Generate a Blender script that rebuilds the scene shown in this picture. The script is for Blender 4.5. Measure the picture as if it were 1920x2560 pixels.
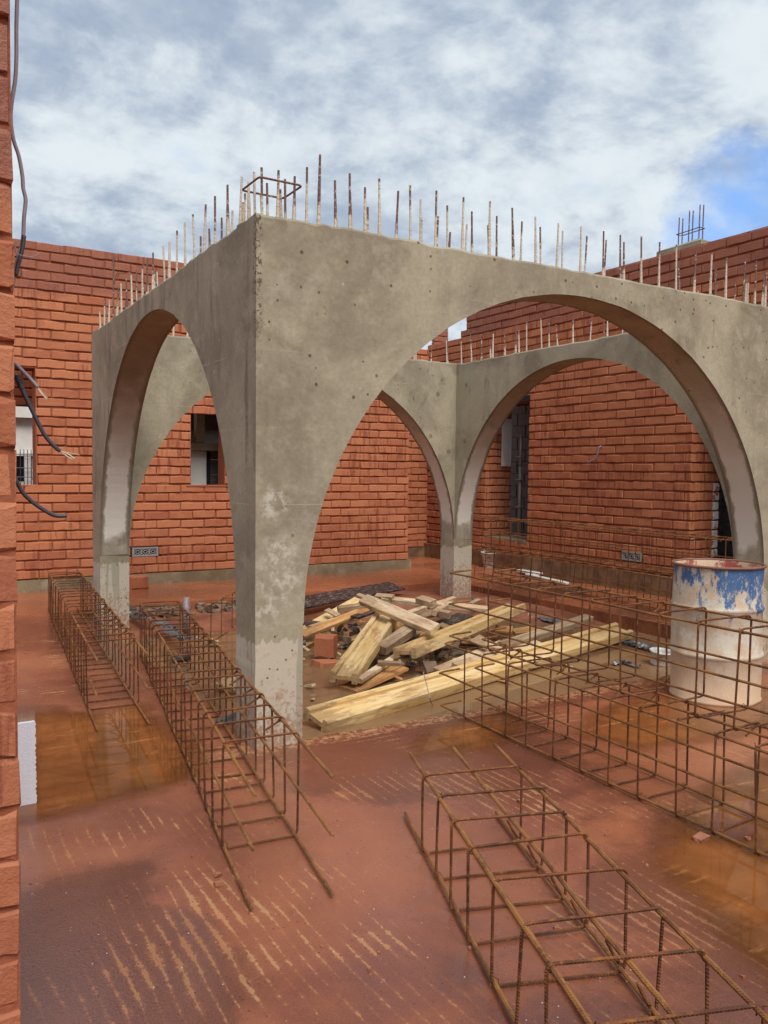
import bpy, math, random
from mathutils import Vector, Matrix, noise

rnd = random.Random(7)
sc = bpy.context.scene
for o in list(bpy.data.objects):
    bpy.data.objects.remove(o)
col = sc.collection

# ------------------------------------------------------------------ camera
FPX, YAW, PITCH, ROLL, CAMH = 2068.28, math.radians(31.175), math.radians(2.759), math.radians(-0.604), 1.4
cy, sy, cp, sp = math.cos(YAW), math.sin(YAW), math.cos(PITCH), math.sin(PITCH)
_f = Vector((sy*cp, cy*cp, -sp)); _r = Vector((cy, -sy, 0)); _d = _f.cross(_r)
_c, _s = math.cos(ROLL), math.sin(ROLL)
RIGHT = _c*_r + _s*_d; DOWN = -_s*_r + _c*_d; FWD = _f
CAM = Vector((0, 0, CAMH))
cam = bpy.data.cameras.new('camera'); camo = bpy.data.objects.new('camera', cam); col.objects.link(camo)
cam.sensor_fit = 'HORIZONTAL'; cam.sensor_width = 36.0; cam.lens = FPX/1920*36.0
cam.clip_start = 0.05; cam.clip_end = 2000
m = Matrix.Identity(4)
for i in range(3):
    m[i][0] = RIGHT[i]; m[i][1] = -DOWN[i]; m[i][2] = -FWD[i]; m[i][3] = CAM[i]
camo.matrix_world = m
sc.camera = camo

def ray(px, py):
    return RIGHT*((px-960)/FPX) + DOWN*((py-1280)/FPX) + FWD
def at(px, py, z=0.0):
    d = ray(px, py); return CAM + d*((z-CAMH)/d.z)
def aty(px, py, Y):
    d = ray(px, py); return CAM + d*(Y/d.y)
def atx(px, py, X):
    d = ray(px, py); return CAM + d*(X/d.x)
def proj(p):
    v = Vector(p)-CAM; w = v.dot(FWD)
    if w <= 0.01: return None
    return 960+FPX*v.dot(RIGHT)/w, 1280+FPX*v.dot(DOWN)/w, w

# ------------------------------------------------------------------ light
SUN_EL, SUN_AZ = math.radians(54), math.radians(188)     # azimuth clockwise from +Y
sc.view_settings.view_transform = 'Standard'; sc.view_settings.look = 'None'
sc.view_settings.exposure = 1.2; sc.view_settings.gamma = 1.0
sc.render.engine = 'CYCLES'
sc.cycles.max_bounces = 4; sc.cycles.diffuse_bounces = 2; sc.cycles.glossy_bounces = 2; sc.cycles.transparent_max_bounces = 6
sc.cycles.caustics_reflective = False; sc.cycles.caustics_refractive = False
sun = bpy.data.lights.new('sun', 'SUN'); sun.energy = 1.5; sun.angle = math.radians(32); sun.color = (1.0, 0.955, 0.88)
suno = bpy.data.objects.new('sun', sun); col.objects.link(suno)
sd = Vector((math.sin(SUN_AZ)*math.cos(SUN_EL), math.cos(SUN_AZ)*math.cos(SUN_EL), math.sin(SUN_EL)))
suno.rotation_euler = sd.to_track_quat('Z', 'Y').to_euler()

class NT:
    def __init__(s, tree): s.t = tree; s.n = tree.nodes; s.l = tree.links
    def node(s, typ, **kw):
        n = s.n.new(typ)
        for k, v in kw.items(): setattr(n, k, v)
        return n
    def link(s, a, b): s.l.new(a, b)
    def put(s, sock, v):
        if isinstance(v, bpy.types.NodeSocket): s.l.new(v, sock)
        elif isinstance(v, (tuple, list)) and sock.type == 'RGBA' and len(v) == 3: sock.default_value = (*v, 1)
        else: sock.default_value = v
    def math(s, op, a, b=0.0, c=0.0, clamp=False):
        n = s.node('ShaderNodeMath', operation=op, use_clamp=clamp)
        s.put(n.inputs[0], a); s.put(n.inputs[1], b)
        if op in ('MULTIPLY_ADD', 'SMOOTH_MIN'): s.put(n.inputs[2], c)
        return n.outputs[0]
    def mul(s, a, b): return s.math('MULTIPLY', a, b)
    def add(s, a, b): return s.math('ADD', a, b)
    def sub(s, a, b): return s.math('SUBTRACT', a, b)
    def step(s, v, lo, hi):
        n = s.node('ShaderNodeMapRange', interpolation_type='SMOOTHSTEP', clamp=True)
        s.put(n.inputs['Value'], v); s.put(n.inputs['From Min'], lo); s.put(n.inputs['From Max'], hi)
        n.inputs['To Min'].default_value = 0; n.inputs['To Max'].default_value = 1
        return n.outputs[0]
    def mix(s, f, a, b):
        n = s.node('ShaderNodeMix', data_type='RGBA', clamp_factor=True)
        s.put(n.inputs[0], f); s.put(n.inputs[6], a); s.put(n.inputs[7], b)
        return n.outputs[2]
    def mixf(s, f, a, b):
        n = s.node('ShaderNodeMix', data_type='FLOAT', clamp_factor=True)
        s.put(n.inputs[0], f); s.put(n.inputs[2], a); s.put(n.inputs[3], b)
        return n.outputs[0]
    def pos(s): return s.node('ShaderNodeNewGeometry').outputs['Position']
    def obj(s): return s.node('ShaderNodeTexCoord').outputs['Object']
    def sep(s, v):
        n = s.node('ShaderNodeSeparateXYZ'); s.put(n.inputs[0], v); return n.outputs
    def comb(s, x, y, z):
        n = s.node('ShaderNodeCombineXYZ')
        for i, v in enumerate((x, y, z)): s.put(n.inputs[i], v)
        return n.outputs[0]
    def vmul(s, v, k):
        n = s.node('ShaderNodeVectorMath', operation='MULTIPLY'); s.put(n.inputs[0], v); n.inputs[1].default_value = k; return n.outputs[0]
    def vadd(s, a, b):
        n = s.node('ShaderNodeVectorMath', operation='ADD'); s.put(n.inputs[0], a); s.put(n.inputs[1], b); return n.outputs[0]
    def noise(s, v, scale, detail=5, rough=.55, dist=0.0):
        n = s.node('ShaderNodeTexNoise'); s.put(n.inputs['Vector'], v)
        n.inputs['Scale'].default_value = scale; n.inputs['Detail'].default_value = detail
        n.inputs['Roughness'].default_value = rough; n.inputs['Distortion'].default_value = dist
        return n.outputs['Fac']
    def noisec(s, v, scale, detail=3):
        n = s.node('ShaderNodeTexNoise'); s.put(n.inputs['Vector'], v)
        n.inputs['Scale'].default_value = scale; n.inputs['Detail'].default_value = detail
        return n.outputs['Color']
    def voro(s, v, scale, feature='F1', out='Distance'):
        n = s.node('ShaderNodeTexVoronoi', feature=feature); s.put(n.inputs['Vector'], v); n.inputs['Scale'].default_value = scale
        return n.outputs[out]
    def voro2(s, v, scale):
        n = s.node('ShaderNodeTexVoronoi'); s.put(n.inputs['Vector'], v); n.inputs['Scale'].default_value = scale
        return n.outputs['Distance'], s.sep(n.outputs['Color'])
    def bump(s, h, dist=.01, strength=1.0, normal=None):
        n = s.node('ShaderNodeBump'); s.put(n.inputs['Height'], h)
        n.inputs['Distance'].default_value = dist; n.inputs['Strength'].default_value = strength
        if normal is not None: s.put(n.inputs['Normal'], normal)
        return n.outputs[0]

# world: Nishita sky behind a broken cloud layer
w = bpy.data.worlds.new('World'); sc.world = w; w.use_nodes = True
T = NT(w.node_tree); T.n.clear()
sky = T.node('ShaderNodeTexSky', sky_type='NISHITA', sun_disc=False, sun_elevation=SUN_EL, sun_rotation=SUN_AZ)
dirv = T.node('ShaderNodeTexCoord').outputs['Generated']
dx, dy, dz = T.sep(dirv)
den = T.add(T.math('MAXIMUM', dz, 0.0), 0.42)
cl = T.comb(T.math('DIVIDE', dx, den), T.math('DIVIDE', dy, den), T.mul(dz, 1.2))
cl = T.vadd(T.vmul(cl, (1.75, 1.75, 1.6)), (3.1, 7.4, 1.7))
warp = T.noisec(cl, 1.1, 2)
wv = T.node('ShaderNodeVectorMath', operation='MULTIPLY_ADD'); T.put(wv.inputs[0], warp); wv.inputs[1].default_value = (.26, .26, .2); T.put(wv.inputs[2], cl)
wcl = wv.outputs[0]
n1 = T.noise(wcl, .95, 5, .55); n2 = T.noise(wcl, 2.6, 6, .6); n3 = n1
dens = T.add(T.mul(n1, .55), T.add(T.mul(n2, .22), T.mul(n3, .35)))
cover = T.math('MAXIMUM', T.step(dens, .36, .50), .90)
gdir = ray(1835, 560).normalized()
dn = T.node('ShaderNodeVectorMath', operation='DOT_PRODUCT'); T.put(dn.inputs[0], dirv); dn.inputs[1].default_value = gdir
gap = T.mul(T.step(T.add(dn.outputs['Value'], T.mul(T.sub(n2, .5), .016)), .9955, .9995), T.step(T.sub(1.0, n1), .40, .56))
cover = T.math('MULTIPLY', cover, T.sub(1.0, T.mul(gap, .9)))
n4 = T.noise(wcl, 4.6, 5, .62)
shade = T.add(T.mul(T.step(T.add(T.mul(n1, .62), T.add(T.mul(n2, .40), T.mul(n4, .20))), .555, .70), .75), T.mul(T.step(n4, .35, .75), .25))
CLK = 3.4
ccol = T.mix(shade, (CLK*1.0, CLK*1.10, CLK*1.16), (CLK*.46, CLK*.565, CLK*.74))
skyc = T.node('ShaderNodeVectorMath', operation='MULTIPLY'); T.put(skyc.inputs[0], sky.outputs[0]); skyc.inputs[1].default_value = (.55, .75, 1.0)
wc = T.mix(cover, skyc.outputs[0], ccol)
bg = T.node('ShaderNodeBackground'); T.put(bg.inputs['Color'], wc); bg.inputs['Strength'].default_value = .099; w.cycles.sampling_method = 'NONE'
T.link(bg.outputs[0], T.node('ShaderNodeOutputWorld').inputs[0])

# ------------------------------------------------------------------ materials
def mat(name):
    mt = bpy.data.materials.new(name); mt.use_nodes = True
    t = NT(mt.node_tree); b = mt.node_tree.nodes['Principled BSDF']
    return mt, t, b
def setp(t, b, color=None, rough=None, normal=None, spec=None, metal=None):
    if color is not None: t.put(b.inputs['Base Color'], color)
    if rough is not None: t.put(b.inputs['Roughness'], rough)
    if normal is not None: t.put(b.inputs['Normal'], normal)
    if spec is not None: t.put(b.inputs['Specular IOR Level'], spec)
    if metal is not None: t.put(b.inputs['Metallic'], metal)

def brick_mat(name, wet_z=None, scale=1.0, pale=False):
    mt, t, b = mat(name)
    P = t.pos(); x, y, z = t.sep(P)
    oi = t.node('ShaderNodeObjectInfo').outputs['Random']; ri = t.node('ShaderNodeNewGeometry').outputs['Random Per Island']
    r = t.math('FRACT', t.add(oi, ri)); r2 = t.math('FRACT', t.mul(r, 7.31))
    c = t.mix(r, (.375, .12, .057), (.50, .185, .09))
    c = t.mix(t.mul(t.step(r2, .78, .95), .6), c, (.33, .10, .055))
    n = t.noise(P, 5*scale, 4, .6); c = t.mix(t.mul(t.step(n, .35, .7), .5), c, (.50, .20, .10))
    # vertical smears of red slurry
    st = t.noise(t.comb(t.mul(x, 26), t.mul(y, 26), t.mul(z, 3.0)), 1.0, 4, .6)
    gate = t.step(t.noise(P, 1.6, 3), .42, .62)
    c = t.mix(t.mul(t.mul(t.step(st, .48, .62), gate), .75), c, (.235, .066, .032))
    d = t.noise(P, 42*scale, 3, .7); c = t.mix(t.mul(t.step(d, .62, .8), .35), c, (.62, .36, .22))
    rough = .85
    if wet_z is not None:
        wz = t.add(z, t.mul(t.sub(t.noise(P, 1.3, 4), .5), .55))
        wf = t.step(wz, wet_z-.07, wet_z+.07)
        c = t.mix(t.mul(wf, .6), c, (.215, .078, .058)); rough = t.mixf(wf, .85, .55)
    if scale > 1.1: c = t.vmul(c, (.86, .88, .92))
    if pale:
        pf = t.step(t.noise(P, 9, 5, .6), .40, .48)
        c = t.mix(pf, c, (.66, .64, .62))
    h = t.add(t.mul(t.noise(P, 60*scale, 3, .65), .6), t.mul(t.noise(P, 11*scale, 3), .9))
    setp(t, b, c, rough, t.bump(h, .006 if scale < 1.1 else .007, .9), .25)
    return mt
M = {}
M['brick'] = brick_mat('fired red brick', 3.45)
M['brick_near'] = brick_mat('fired red brick close', 1.95, 1.4)
M['brick_white'] = brick_mat('brick daubed white', None, 1.0, True)
mt, t, b = mat('red mortar'); P = t.pos()
n = t.noise(P, 30, 5, .6)
setp(t, b, t.mix(n, (.20, .06, .032), (.36, .125, .066)), .95, t.bump(n, .006), .1); M['mortar'] = mt

def concrete_mat(name, base, dark, lower=False, soffit=False):
    mt, t, b = mat(name); P = t.pos(); x, y, z = t.sep(P)
    n = t.noise(P, 1.3, 5, .6, .6); c = t.mix(t.step(n, .36, .64), dark, base)
    n = t.noise(P, 5.5, 6, .65); c = t.mix(t.mul(t.step(n, .45, .75), .5), c, tuple(v*1.22 for v in base))
    st = t.noise(t.comb(t.mul(x, 6), t.mul(y, 6), t.mul(z, .9)), 1.0, 4, .6, .6)
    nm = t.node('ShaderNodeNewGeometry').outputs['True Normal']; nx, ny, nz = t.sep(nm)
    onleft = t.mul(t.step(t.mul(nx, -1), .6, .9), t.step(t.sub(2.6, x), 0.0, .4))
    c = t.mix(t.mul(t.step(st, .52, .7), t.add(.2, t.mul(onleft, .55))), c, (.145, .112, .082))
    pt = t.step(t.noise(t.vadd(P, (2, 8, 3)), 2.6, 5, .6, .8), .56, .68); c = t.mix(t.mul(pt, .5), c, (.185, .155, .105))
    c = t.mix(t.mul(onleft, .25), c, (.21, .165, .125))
    pl = t.step(t.noise(t.vadd(P, (7, 1, 5)), 3.4, 6, .7), .55, .66); c = t.mix(t.mul(pl, .35), c, (.50, .455, .36))
    # formwork board lines
    bl = t.math('ABSOLUTE', t.sub(t.math('FRACT', t.add(t.mul(z, 2.6), .3)), .5))
    c = t.mix(t.mul(t.step(t.sub(.012, bl), 0, .012), t.mul(t.step(t.noise(P, 2.2, 3), .5, .62), .5)), c, tuple(v*1.3 for v in base))
    # efflorescence blooms
    blo = None
    for (bx, bz, rx, rz) in ((1.665, 1.24, .10, .10), (1.70, .86, .16, .17), (1.71, .98, .10, .10), (1.63, .72, .10, .12), (1.655, 1.02, .06, .06)):
        q = t.math('SQRT', t.add(t.math('POWER', t.mul(t.sub(x, bx), 1/rx), 2.0), t.math('POWER', t.mul(t.sub(z, bz), 1/rz), 2.0)))
        g = t.math('SUBTRACT', 1.15, q, clamp=True)
        blo = g if blo is None else t.math('MAXIMUM', blo, g)
    e = t.mul(t.step(t.noise(P, 16, 6, .72), .46, .62), t.math('MULTIPLY', blo, 1.5, clamp=True))
    e = t.mul(e, t.step(t.mul(ny, -1), .5, .9)); e = t.mul(e, t.step(t.sub(4.2, y), 0, .1))
    c = t.mix(t.mul(e, .85), c, (.60, .56, .47))
    n40 = t.noise(P, 48, 2, .6); c = t.mix(t.mul(t.step(n40, .3, .7), .3), t.vmul(c, (.80, .79, .77)), t.vmul(c, (1.14, 1.14, 1.13)))
    # speckles and air holes
    clus0 = t.noise(P, 1.1, 3)
    sp_, sr = t.voro2(P, 19)
    c = t.mix(t.mul(t.mul(t.step(t.sub(.17, sp_), 0, .04), t.step(t.mul(sr[0], t.add(.55, t.mul(clus0, .5))), .80, .84)), .6), c, (.60, .53, .43))
    hv, hc = t.voro2(t.vadd(P, (5, 3, 1)), 23)
    clus = t.step(t.add(t.noise(P, 1.9, 3), t.mul(t.step(z, 1.6, 2.6), .22)), .47, .66)
    hole = t.mul(t.step(t.sub(t.mul(t.mul(hc[1], hc[1]), .25), hv), 0, .03), t.mul(t.step(hc[0], .62, .67), clus))
    thr = t.add(.535, t.add(t.mul(t.sub(t.noise(t.comb(t.mul(x, 17), t.mul(y, 17), 0.0), 1.0, 2), .5), .16), t.mul(t.sub(t.noise(P, 20, 3), .5), .04)))
    up = c
    if lower:
        v = t.noise(t.comb(t.mul(x, 14), t.mul(y, 14), t.mul(z, .7)), 1.0, 4, .6)
        c = t.mix(.85, c, t.mix(t.noise(P, 3, 4), (.42, .365, .28), (.56, .50, .40)))
        c = t.mix(t.mul(t.step(v, .56, .62), .6), c, tuple(k*.62 for k in base))
        c = t.mix(t.mul(t.step(t.noise(P, 6, 5, .7), .56, .66), .7), c, (.36, .22, .14))
        spl = t.step(t.add(t.noise(P, 34, 5, .7), t.mul(t.sub(.32, z), .5)), .54, .68)
        c = t.mix(t.mul(spl, .7), c, (.29, .14, .085))
        hole = t.mul(t.step(t.sub(.16, hv), 0, .04), t.step(hc[0], .35, .4))
        fu = t.step(t.sub(z, thr), 0, .008); c = t.mix(fu, c, t.vmul(up, (.95, .94, .9)))
    c = t.mix(t.mul(hole, .8), c, (.055, .042, .03))
    edge_ = t.mul(t.mul(t.step(t.sub(1.607, x), 0, .012), t.step(t.sub(3.868, y), 0, .012)), t.step(z, 1.75, 2.35))
    c = t.mix(t.mul(edge_, t.mul(t.step(t.noise(P, 42, 3, .7), .5, .56), .85)), c, (.075, .055, .038))
    rough = .8
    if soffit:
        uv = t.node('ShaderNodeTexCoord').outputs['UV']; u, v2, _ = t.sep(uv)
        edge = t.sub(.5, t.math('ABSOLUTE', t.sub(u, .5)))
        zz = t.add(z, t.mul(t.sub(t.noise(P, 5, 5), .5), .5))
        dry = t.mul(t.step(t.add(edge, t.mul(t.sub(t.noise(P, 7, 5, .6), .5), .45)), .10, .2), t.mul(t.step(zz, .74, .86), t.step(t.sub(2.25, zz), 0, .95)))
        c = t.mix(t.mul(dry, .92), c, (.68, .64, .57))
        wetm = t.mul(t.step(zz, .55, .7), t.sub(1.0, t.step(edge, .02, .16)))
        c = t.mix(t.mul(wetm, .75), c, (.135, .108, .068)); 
        c = t.mix(t.mul(t.step(z, 1.9, 2.4), .3), c, (.27, .215, .17))  # shade under the arch crown painted into the colour
    h = t.add(t.mul(t.noise(P, 45, 3, .7), .35), t.mul(t.noise(P, 7, 3), .5))
    setp(t, b, c, rough, t.bump(h, .006, .7), .3)
    return mt
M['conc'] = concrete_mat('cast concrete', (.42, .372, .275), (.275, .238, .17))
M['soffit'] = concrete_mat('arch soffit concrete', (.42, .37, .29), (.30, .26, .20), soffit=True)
M['conc_low'] = concrete_mat('rough column base concrete', (.42, .372, .275), (.275, .238, .17), lower=True)
M['plinth'] = concrete_mat('plinth concrete', (.30, .235, .15), (.19, .135, .08))
mt, t, b = mat('grey block'); P = t.pos()
n = t.noise(P, 14, 7, .7); setp(t, b, t.mix(n, (.10, .095, .09), (.27, .26, .245)), .95, t.bump(n, .01)); M['block'] = mt
mt, t, b = mat('brown wet plinth'); P = t.pos()
n = t.noise(P, 4, 7, .65); setp(t, b, t.mix(t.step(n, .3, .7), (.105, .052, .028), (.27, .155, .085)), .6, t.bump(t.noise(P, 25, 5), .006)); M['plinth_c'] = mt
mt, t, b = mat('white render'); P = t.pos()
n = t.noise(P, 6, 6, .6); setp(t, b, t.mix(n, (.55, .53, .49), (.78, .77, .74)), .8, t.bump(n, .004)); M['white'] = mt
mt, t, b = mat('foam board white'); P = t.pos()
n = t.noise(t.vmul(P, (3, 3, 1)), 9, 3); setp(t, b, t.mix(n, (.72, .70, .76), (.80, .79, .83)), .6, t.bump(t.noise(P, 160, 2), .002)); M['foam'] = mt
mt, t, b = mat('black opening glass'); setp(t, b, (.012, .012, .018), .08); M['pane'] = mt

def floor_mat():
    mt, t, b = mat('wet red screed'); P = t.pos(); x, y, z = t.sep(P)
    wp = t.sep(t.noisec(P, 1.1, 2)); x2 = t.add(x, t.mul(t.sub(wp[0], .5), .09)); y2 = t.add(y, t.mul(t.sub(wp[1], .5), .09))
    n = t.noise(P, .9, 6, .6, .4)
    c = t.mix(t.step(n, .34, .66), (.215, .069, .041), (.385, .135, .068))
    n5 = t.noise(P, 3.3, 5, .65); c = t.mix(t.mul(t.step(n5, .46, .75), .5), c, (.37, .13, .055))
    orr = t.step(t.add(t.mul(x, .5), t.mul(t.sub(n, .5), 1.8)), .95, 1.9); c = t.mix(t.mul(orr, .4), c, (.42, .135, .048))
    # trowel ridges: along Y near the camera, along X by the pit
    fine = t.noise(P, 24, 5, .75); fin2 = t.noise(t.vmul(P, (1, .7, 1)), 75, 3, .65)
    jag = t.add(t.mul(t.sub(fine, .5), .5), t.mul(t.sub(fin2, .5), .75))
    def ridges(u, v, per, seed):
        ph = t.add(t.mul(u, 1/per), t.mul(t.noise(t.comb(t.mul(u, 3.0), t.mul(v, .8), seed), 1.0, 2), 1.6))
        tri = t.sub(1.0, t.mul(t.math('ABSOLUTE', t.sub(t.math('FRACT', ph), .5)), 2.0))
        along = t.noise(t.comb(t.mul(t.math('FLOOR', ph), 3.7), t.mul(v, 5.0), seed), 1.0, 3)
        return t.add(t.mul(t.mul(tri, tri), .40), t.add(t.mul(along, .85), jag))
    sa = ridges(x2, y2, .047, 0.0); sb = ridges(y2, x2, .06, 4.0)
    zone = t.step(t.add(y, t.add(t.mul(x, .25), t.mul(t.sub(n, .5), 1.6))), 3.75, 4.25)
    s = t.mixf(zone, sa, sb)
    gate = t.step(t.noise(t.vadd(P, (4, 2, 0)), 1.5, 4, .6), .33, .68)
    sv = t.add(s, t.mul(t.sub(gate, .55), .52))
    ridge = t.step(sv, .88, .93); halo = t.step(sv, .62, .95)
    # damp dark areas with a ragged outline
    wn = t.add(t.noise(t.vadd(P, (9, 1, 0)), .75, 5, .55), t.mul(t.sub(fine, .5), .10))
    wet = t.step(wn, .485, .56)
    c = t.mix(t.mul(wet, .6), c, (.105, .044, .034))
    ridge = t.mul(ridge, t.sub(1.0, t.mul(wet, .45)))
    rc = t.mix(t.step(t.noise(P, 2.1, 3), .4, .6), (.50, .225, .085), (.48, .27, .12))
    c = t.mix(t.mul(halo, .25), c, (.43, .17, .075))
    c = t.mix(t.mul(ridge, .7), c, rc)
    gr = t.noise(P, 170, 2, .6); c = t.mix(t.mul(t.step(gr, .35, .65), .34), t.vmul(c, (.72, .70, .70)), t.vmul(c, (1.22, 1.2, 1.18)))
    rim = t.mul(t.step(t.add(y, t.mul(t.sub(fine, .5), .10)), 3.72, 3.80), t.step(t.sub(3.98, y), 0, .03)); c = t.mix(t.mul(t.mul(rim, t.step(fine, .42, .6)), .7), c, (.52, .27, .13))
    far = t.step(y, 8.0, 8.7); c = t.mix(t.mul(far, .6), c, (.40, .135, .062))
    # grit
    v, vc = t.voro2(P, 62)
    c = t.mix(t.mul(t.step(t.sub(.2, v), 0, .05), t.step(vc[0], .88, .92)), c, (.055, .022, .016))
    c = t.mix(t.mul(t.step(t.sub(.15, v), 0, .05), t.step(vc[1], .945, .96)), c, (.66, .53, .40))
    rough = t.mixf(wet, t.mixf(t.step(n5, .3, .7), .20, .42), .10); rough = t.mixf(ridge, rough, .75)
    h = t.add(t.mul(fine, .5), t.mul(t.noise(P, 110, 2, .7), .45))
    setp(t, b, c, rough, t.bump(h, .003, .6), .5)
    return mt
M['floor'] = floor_mat()
mt, t, b = mat('red earth'); P = t.pos()
n = t.noise(P, 1.5, 6); setp(t, b, t.mix(n, (.22, .08, .045), (.36, .15, .08)), .9, t.bump(t.noise(P, 20, 5), .02)); M['earth'] = mt
mt, t, b = mat('pit mud'); P = t.pos()
n = t.noise(P, 2.2, 7, .65); setp(t, b, t.mix(t.step(n, .35, .65), (.16, .058, .034), (.33, .125, .07)), t.mixf(n, .2, .6), t.bump(t.noise(P, 18, 6), .015), .5); M['mud'] = mt
mt, t, b = mat('muddy water'); P = t.pos()
n = t.noise(P, .9, 4); setp(t, b, t.mix(n, (.20, .115, .058), (.27, .155, .08)), .03, t.bump(t.noise(P, 3, 2), .0015, .25), .5); b.inputs['IOR'].default_value = 1.38; M['water'] = mt
def puddle_mat(name, c1, c2):
    mt, t, b = mat(name); P = t.pos(); x, y, z = t.sep(P)
    dep = t.node('ShaderNodeAttribute', attribute_name='depth').outputs['Fac']
    dn_ = t.add(dep, t.add(t.mul(t.sub(t.noise(P, 5.5, 5, .6), .5), .22), t.mul(t.sub(t.noise(P, 30, 4, .7), .5), .09)))
    al = t.step(dn_, -.09, .14)
    n = t.noise(P, 2.6, 6, .6, .6); c = t.mix(t.step(n, .3, .7), c1, c2)
    s = t.noise(t.comb(t.mul(x, 1.6), t.mul(y, 19), 0.0), 1.0, 4, .6)
    c = t.mix(t.mul(t.step(t.add(s, t.mul(t.sub(t.noise(P, 26, 3), .5), .3)), .56, .66), t.mul(t.step(t.noise(P, 2, 3), .45, .62), .7)), c, (.46, .19, .06))
    setp(t, b, c, t.mixf(t.step(s, .6, .7), .04, .12), t.bump(t.noise(P, 4, 2), .001, .3), .45)
    tr = t.node('ShaderNodeBsdfTransparent'); mx = t.node('ShaderNodeMixShader'); out = mt.node_tree.nodes['Material Output']
    t.put(mx.inputs[0], t.mul(al, .93)); t.link(tr.outputs[0], mx.inputs[1]); t.link(b.outputs[0], mx.inputs[2]); t.link(mx.outputs[0], out.inputs[0])
    return mt
M['puddle'] = puddle_mat('orange puddle', (.14, .048, .014), (.29, .098, .028))

def rust_mat(name, c1, c2, c3):
    mt, t, b = mat(name); O = t.obj(); oi = t.node('ShaderNodeObjectInfo').outputs['Random']
    V = t.vadd(t.pos(), t.comb(t.mul(oi, 9), 0.0, 0.0))
    n = t.noise(V, 7, 5, .6); c = t.mix(t.step(n, .38, .62), c1, c2)
    c = t.mix(t.mul(t.step(t.noise(V, 55, 4), .5, .7), .6), c, c3)
    ox, oy, oz = t.sep(O); rib = t.math('SINE', t.mul(t.add(oy, t.add(t.mul(ox, .93), t.mul(oz, .96))), 720))
    setp(t, b, t.mix(t.mul(t.step(rib, .2, .9), .10), c, c3), .75, t.bump(t.add(t.noise(V, 140, 2), t.mul(rib, .28)), .0025), .3)
    return mt
M['rust'] = rust_mat('rusty rebar', (.15, .06, .025), (.29, .125, .038), (.40, .18, .042))
M['rust_dark'] = rust_mat('rusty stirrup', (.075, .028, .016), (.17, .06, .022), (.34, .135, .03))
mt, t, b = mat('cement caked bar'); P = t.obj(); x, y, z = t.sep(P); oi = t.node('ShaderNodeObjectInfo').outputs['Random']
V = t.vadd(t.pos(), t.comb(t.mul(oi, 9), 0.0, 0.0))
lim = t.add(.02, t.mul(oi, .34)); f = t.step(t.sub(lim, t.add(z, t.mul(t.sub(t.noise(V, 24, 4), .5), .25))), 0, .04)
c = t.mix(f, (.17, .085, .07), (.56, .475, .38)); c = t.mix(t.mul(t.step(t.noise(V, 50, 3), .58, .64), .7), c, (.6, .53, .44))
setp(t, b, c, .85, t.bump(t.noise(V, 60, 4), .01)); M['starter'] = mt

def wood_mat(name, c1, c2, c3, grain=40):
    mt, t, b = mat(name); O = t.obj(); x, y, z = t.sep(O); oi = t.node('ShaderNodeObjectInfo').outputs['Random']
    V = t.vadd(t.comb(t.mul(x, 1.1), t.mul(y, grain*.5), t.mul(z, grain*.5)), t.comb(t.mul(oi, 30), 0.0, 0.0))
    n = t.noise(V, 1.3, 6, .6, .5); c = t.mix(t.step(n, .35, .65), c1, c2)
    dv = t.vadd(t.vmul(O, (3.0, 14, 14)), t.comb(t.mul(oi, 17), 0.0, 0.0))
    d = t.noise(dv, 1.2, 6, .72); c = t.mix(t.mul(t.step(d, .50, .66), .8), c, c3)
    s = t.step(t.noise(t.vmul(O, (26, 90, 90)), 1.0, 3), .70, .76); c = t.mix(t.mul(s, .7), c, (.09, .045, .025))
    mud_ = t.step(t.add(t.sub(.30, x), t.mul(t.sub(t.noise(dv, 3.0, 4, .7), .5), .9)), 0, .2); c = t.mix(t.mul(mud_, .55), c, (.20, .095, .045))
    setp(t, b, c, .6, t.bump(t.add(n, t.mul(d, .5)), .006), .35)
    return mt
M['beam_y'] = wood_mat('yellow formwork timber', (.61, .385, .14), (.72, .54, .29), (.34, .17, .07))
M['wood_pale'] = wood_mat('pale sawn pine', (.60, .41, .24), (.72, .55, .36), (.36, .20, .11))
M['wood_orange'] = wood_mat('wet orange pine', (.45, .20, .06), (.62, .35, .13), (.25, .10, .04))
M['wood_grey'] = wood_mat('weathered plank', (.33, .225, .13), (.52, .38, .24), (.19, .11, .065))
mt, t, b = mat('black film plywood'); O = t.obj()
n = t.noise(t.vmul(O, (5, 16, 5)), 2.5, 6, .7, 1.2); setp(t, b, t.mix(t.step(n, .5, .62), (.018, .016, .018), (.17, .13, .115)), .35, t.bump(n, .004)); M['film'] = mt
mt, t, b = mat('raw plywood edge'); O = t.obj()
n = t.noise(t.vmul(O, (3, 30, 60)), 2, 4); setp(t, b, t.mix(n, (.25, .10, .05), (.5, .3, .17)), .8); M['ply'] = mt
mt, t, b = mat('crumpled sheeting'); P = t.pos()
n = t.noise(P, 9, 5, .65); c = t.mix(t.step(n, .44, .5), (.02, .018, .018), (.12, .115, .115)); c = t.mix(t.step(n, .60, .64), c, (.5, .49, .47))
setp(t, b, c, .6, t.bump(t.noise(P, 30, 4), .01)); M['sheet'] = mt
mt, t, b = mat('rubble'); P = t.pos()
n = t.noise(P, 12, 5); setp(t, b, t.mix(n, (.10, .05, .032), (.30, .20, .13)), .95, t.bump(t.noise(P, 40, 5), .01)); M['rubble'] = mt

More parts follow.
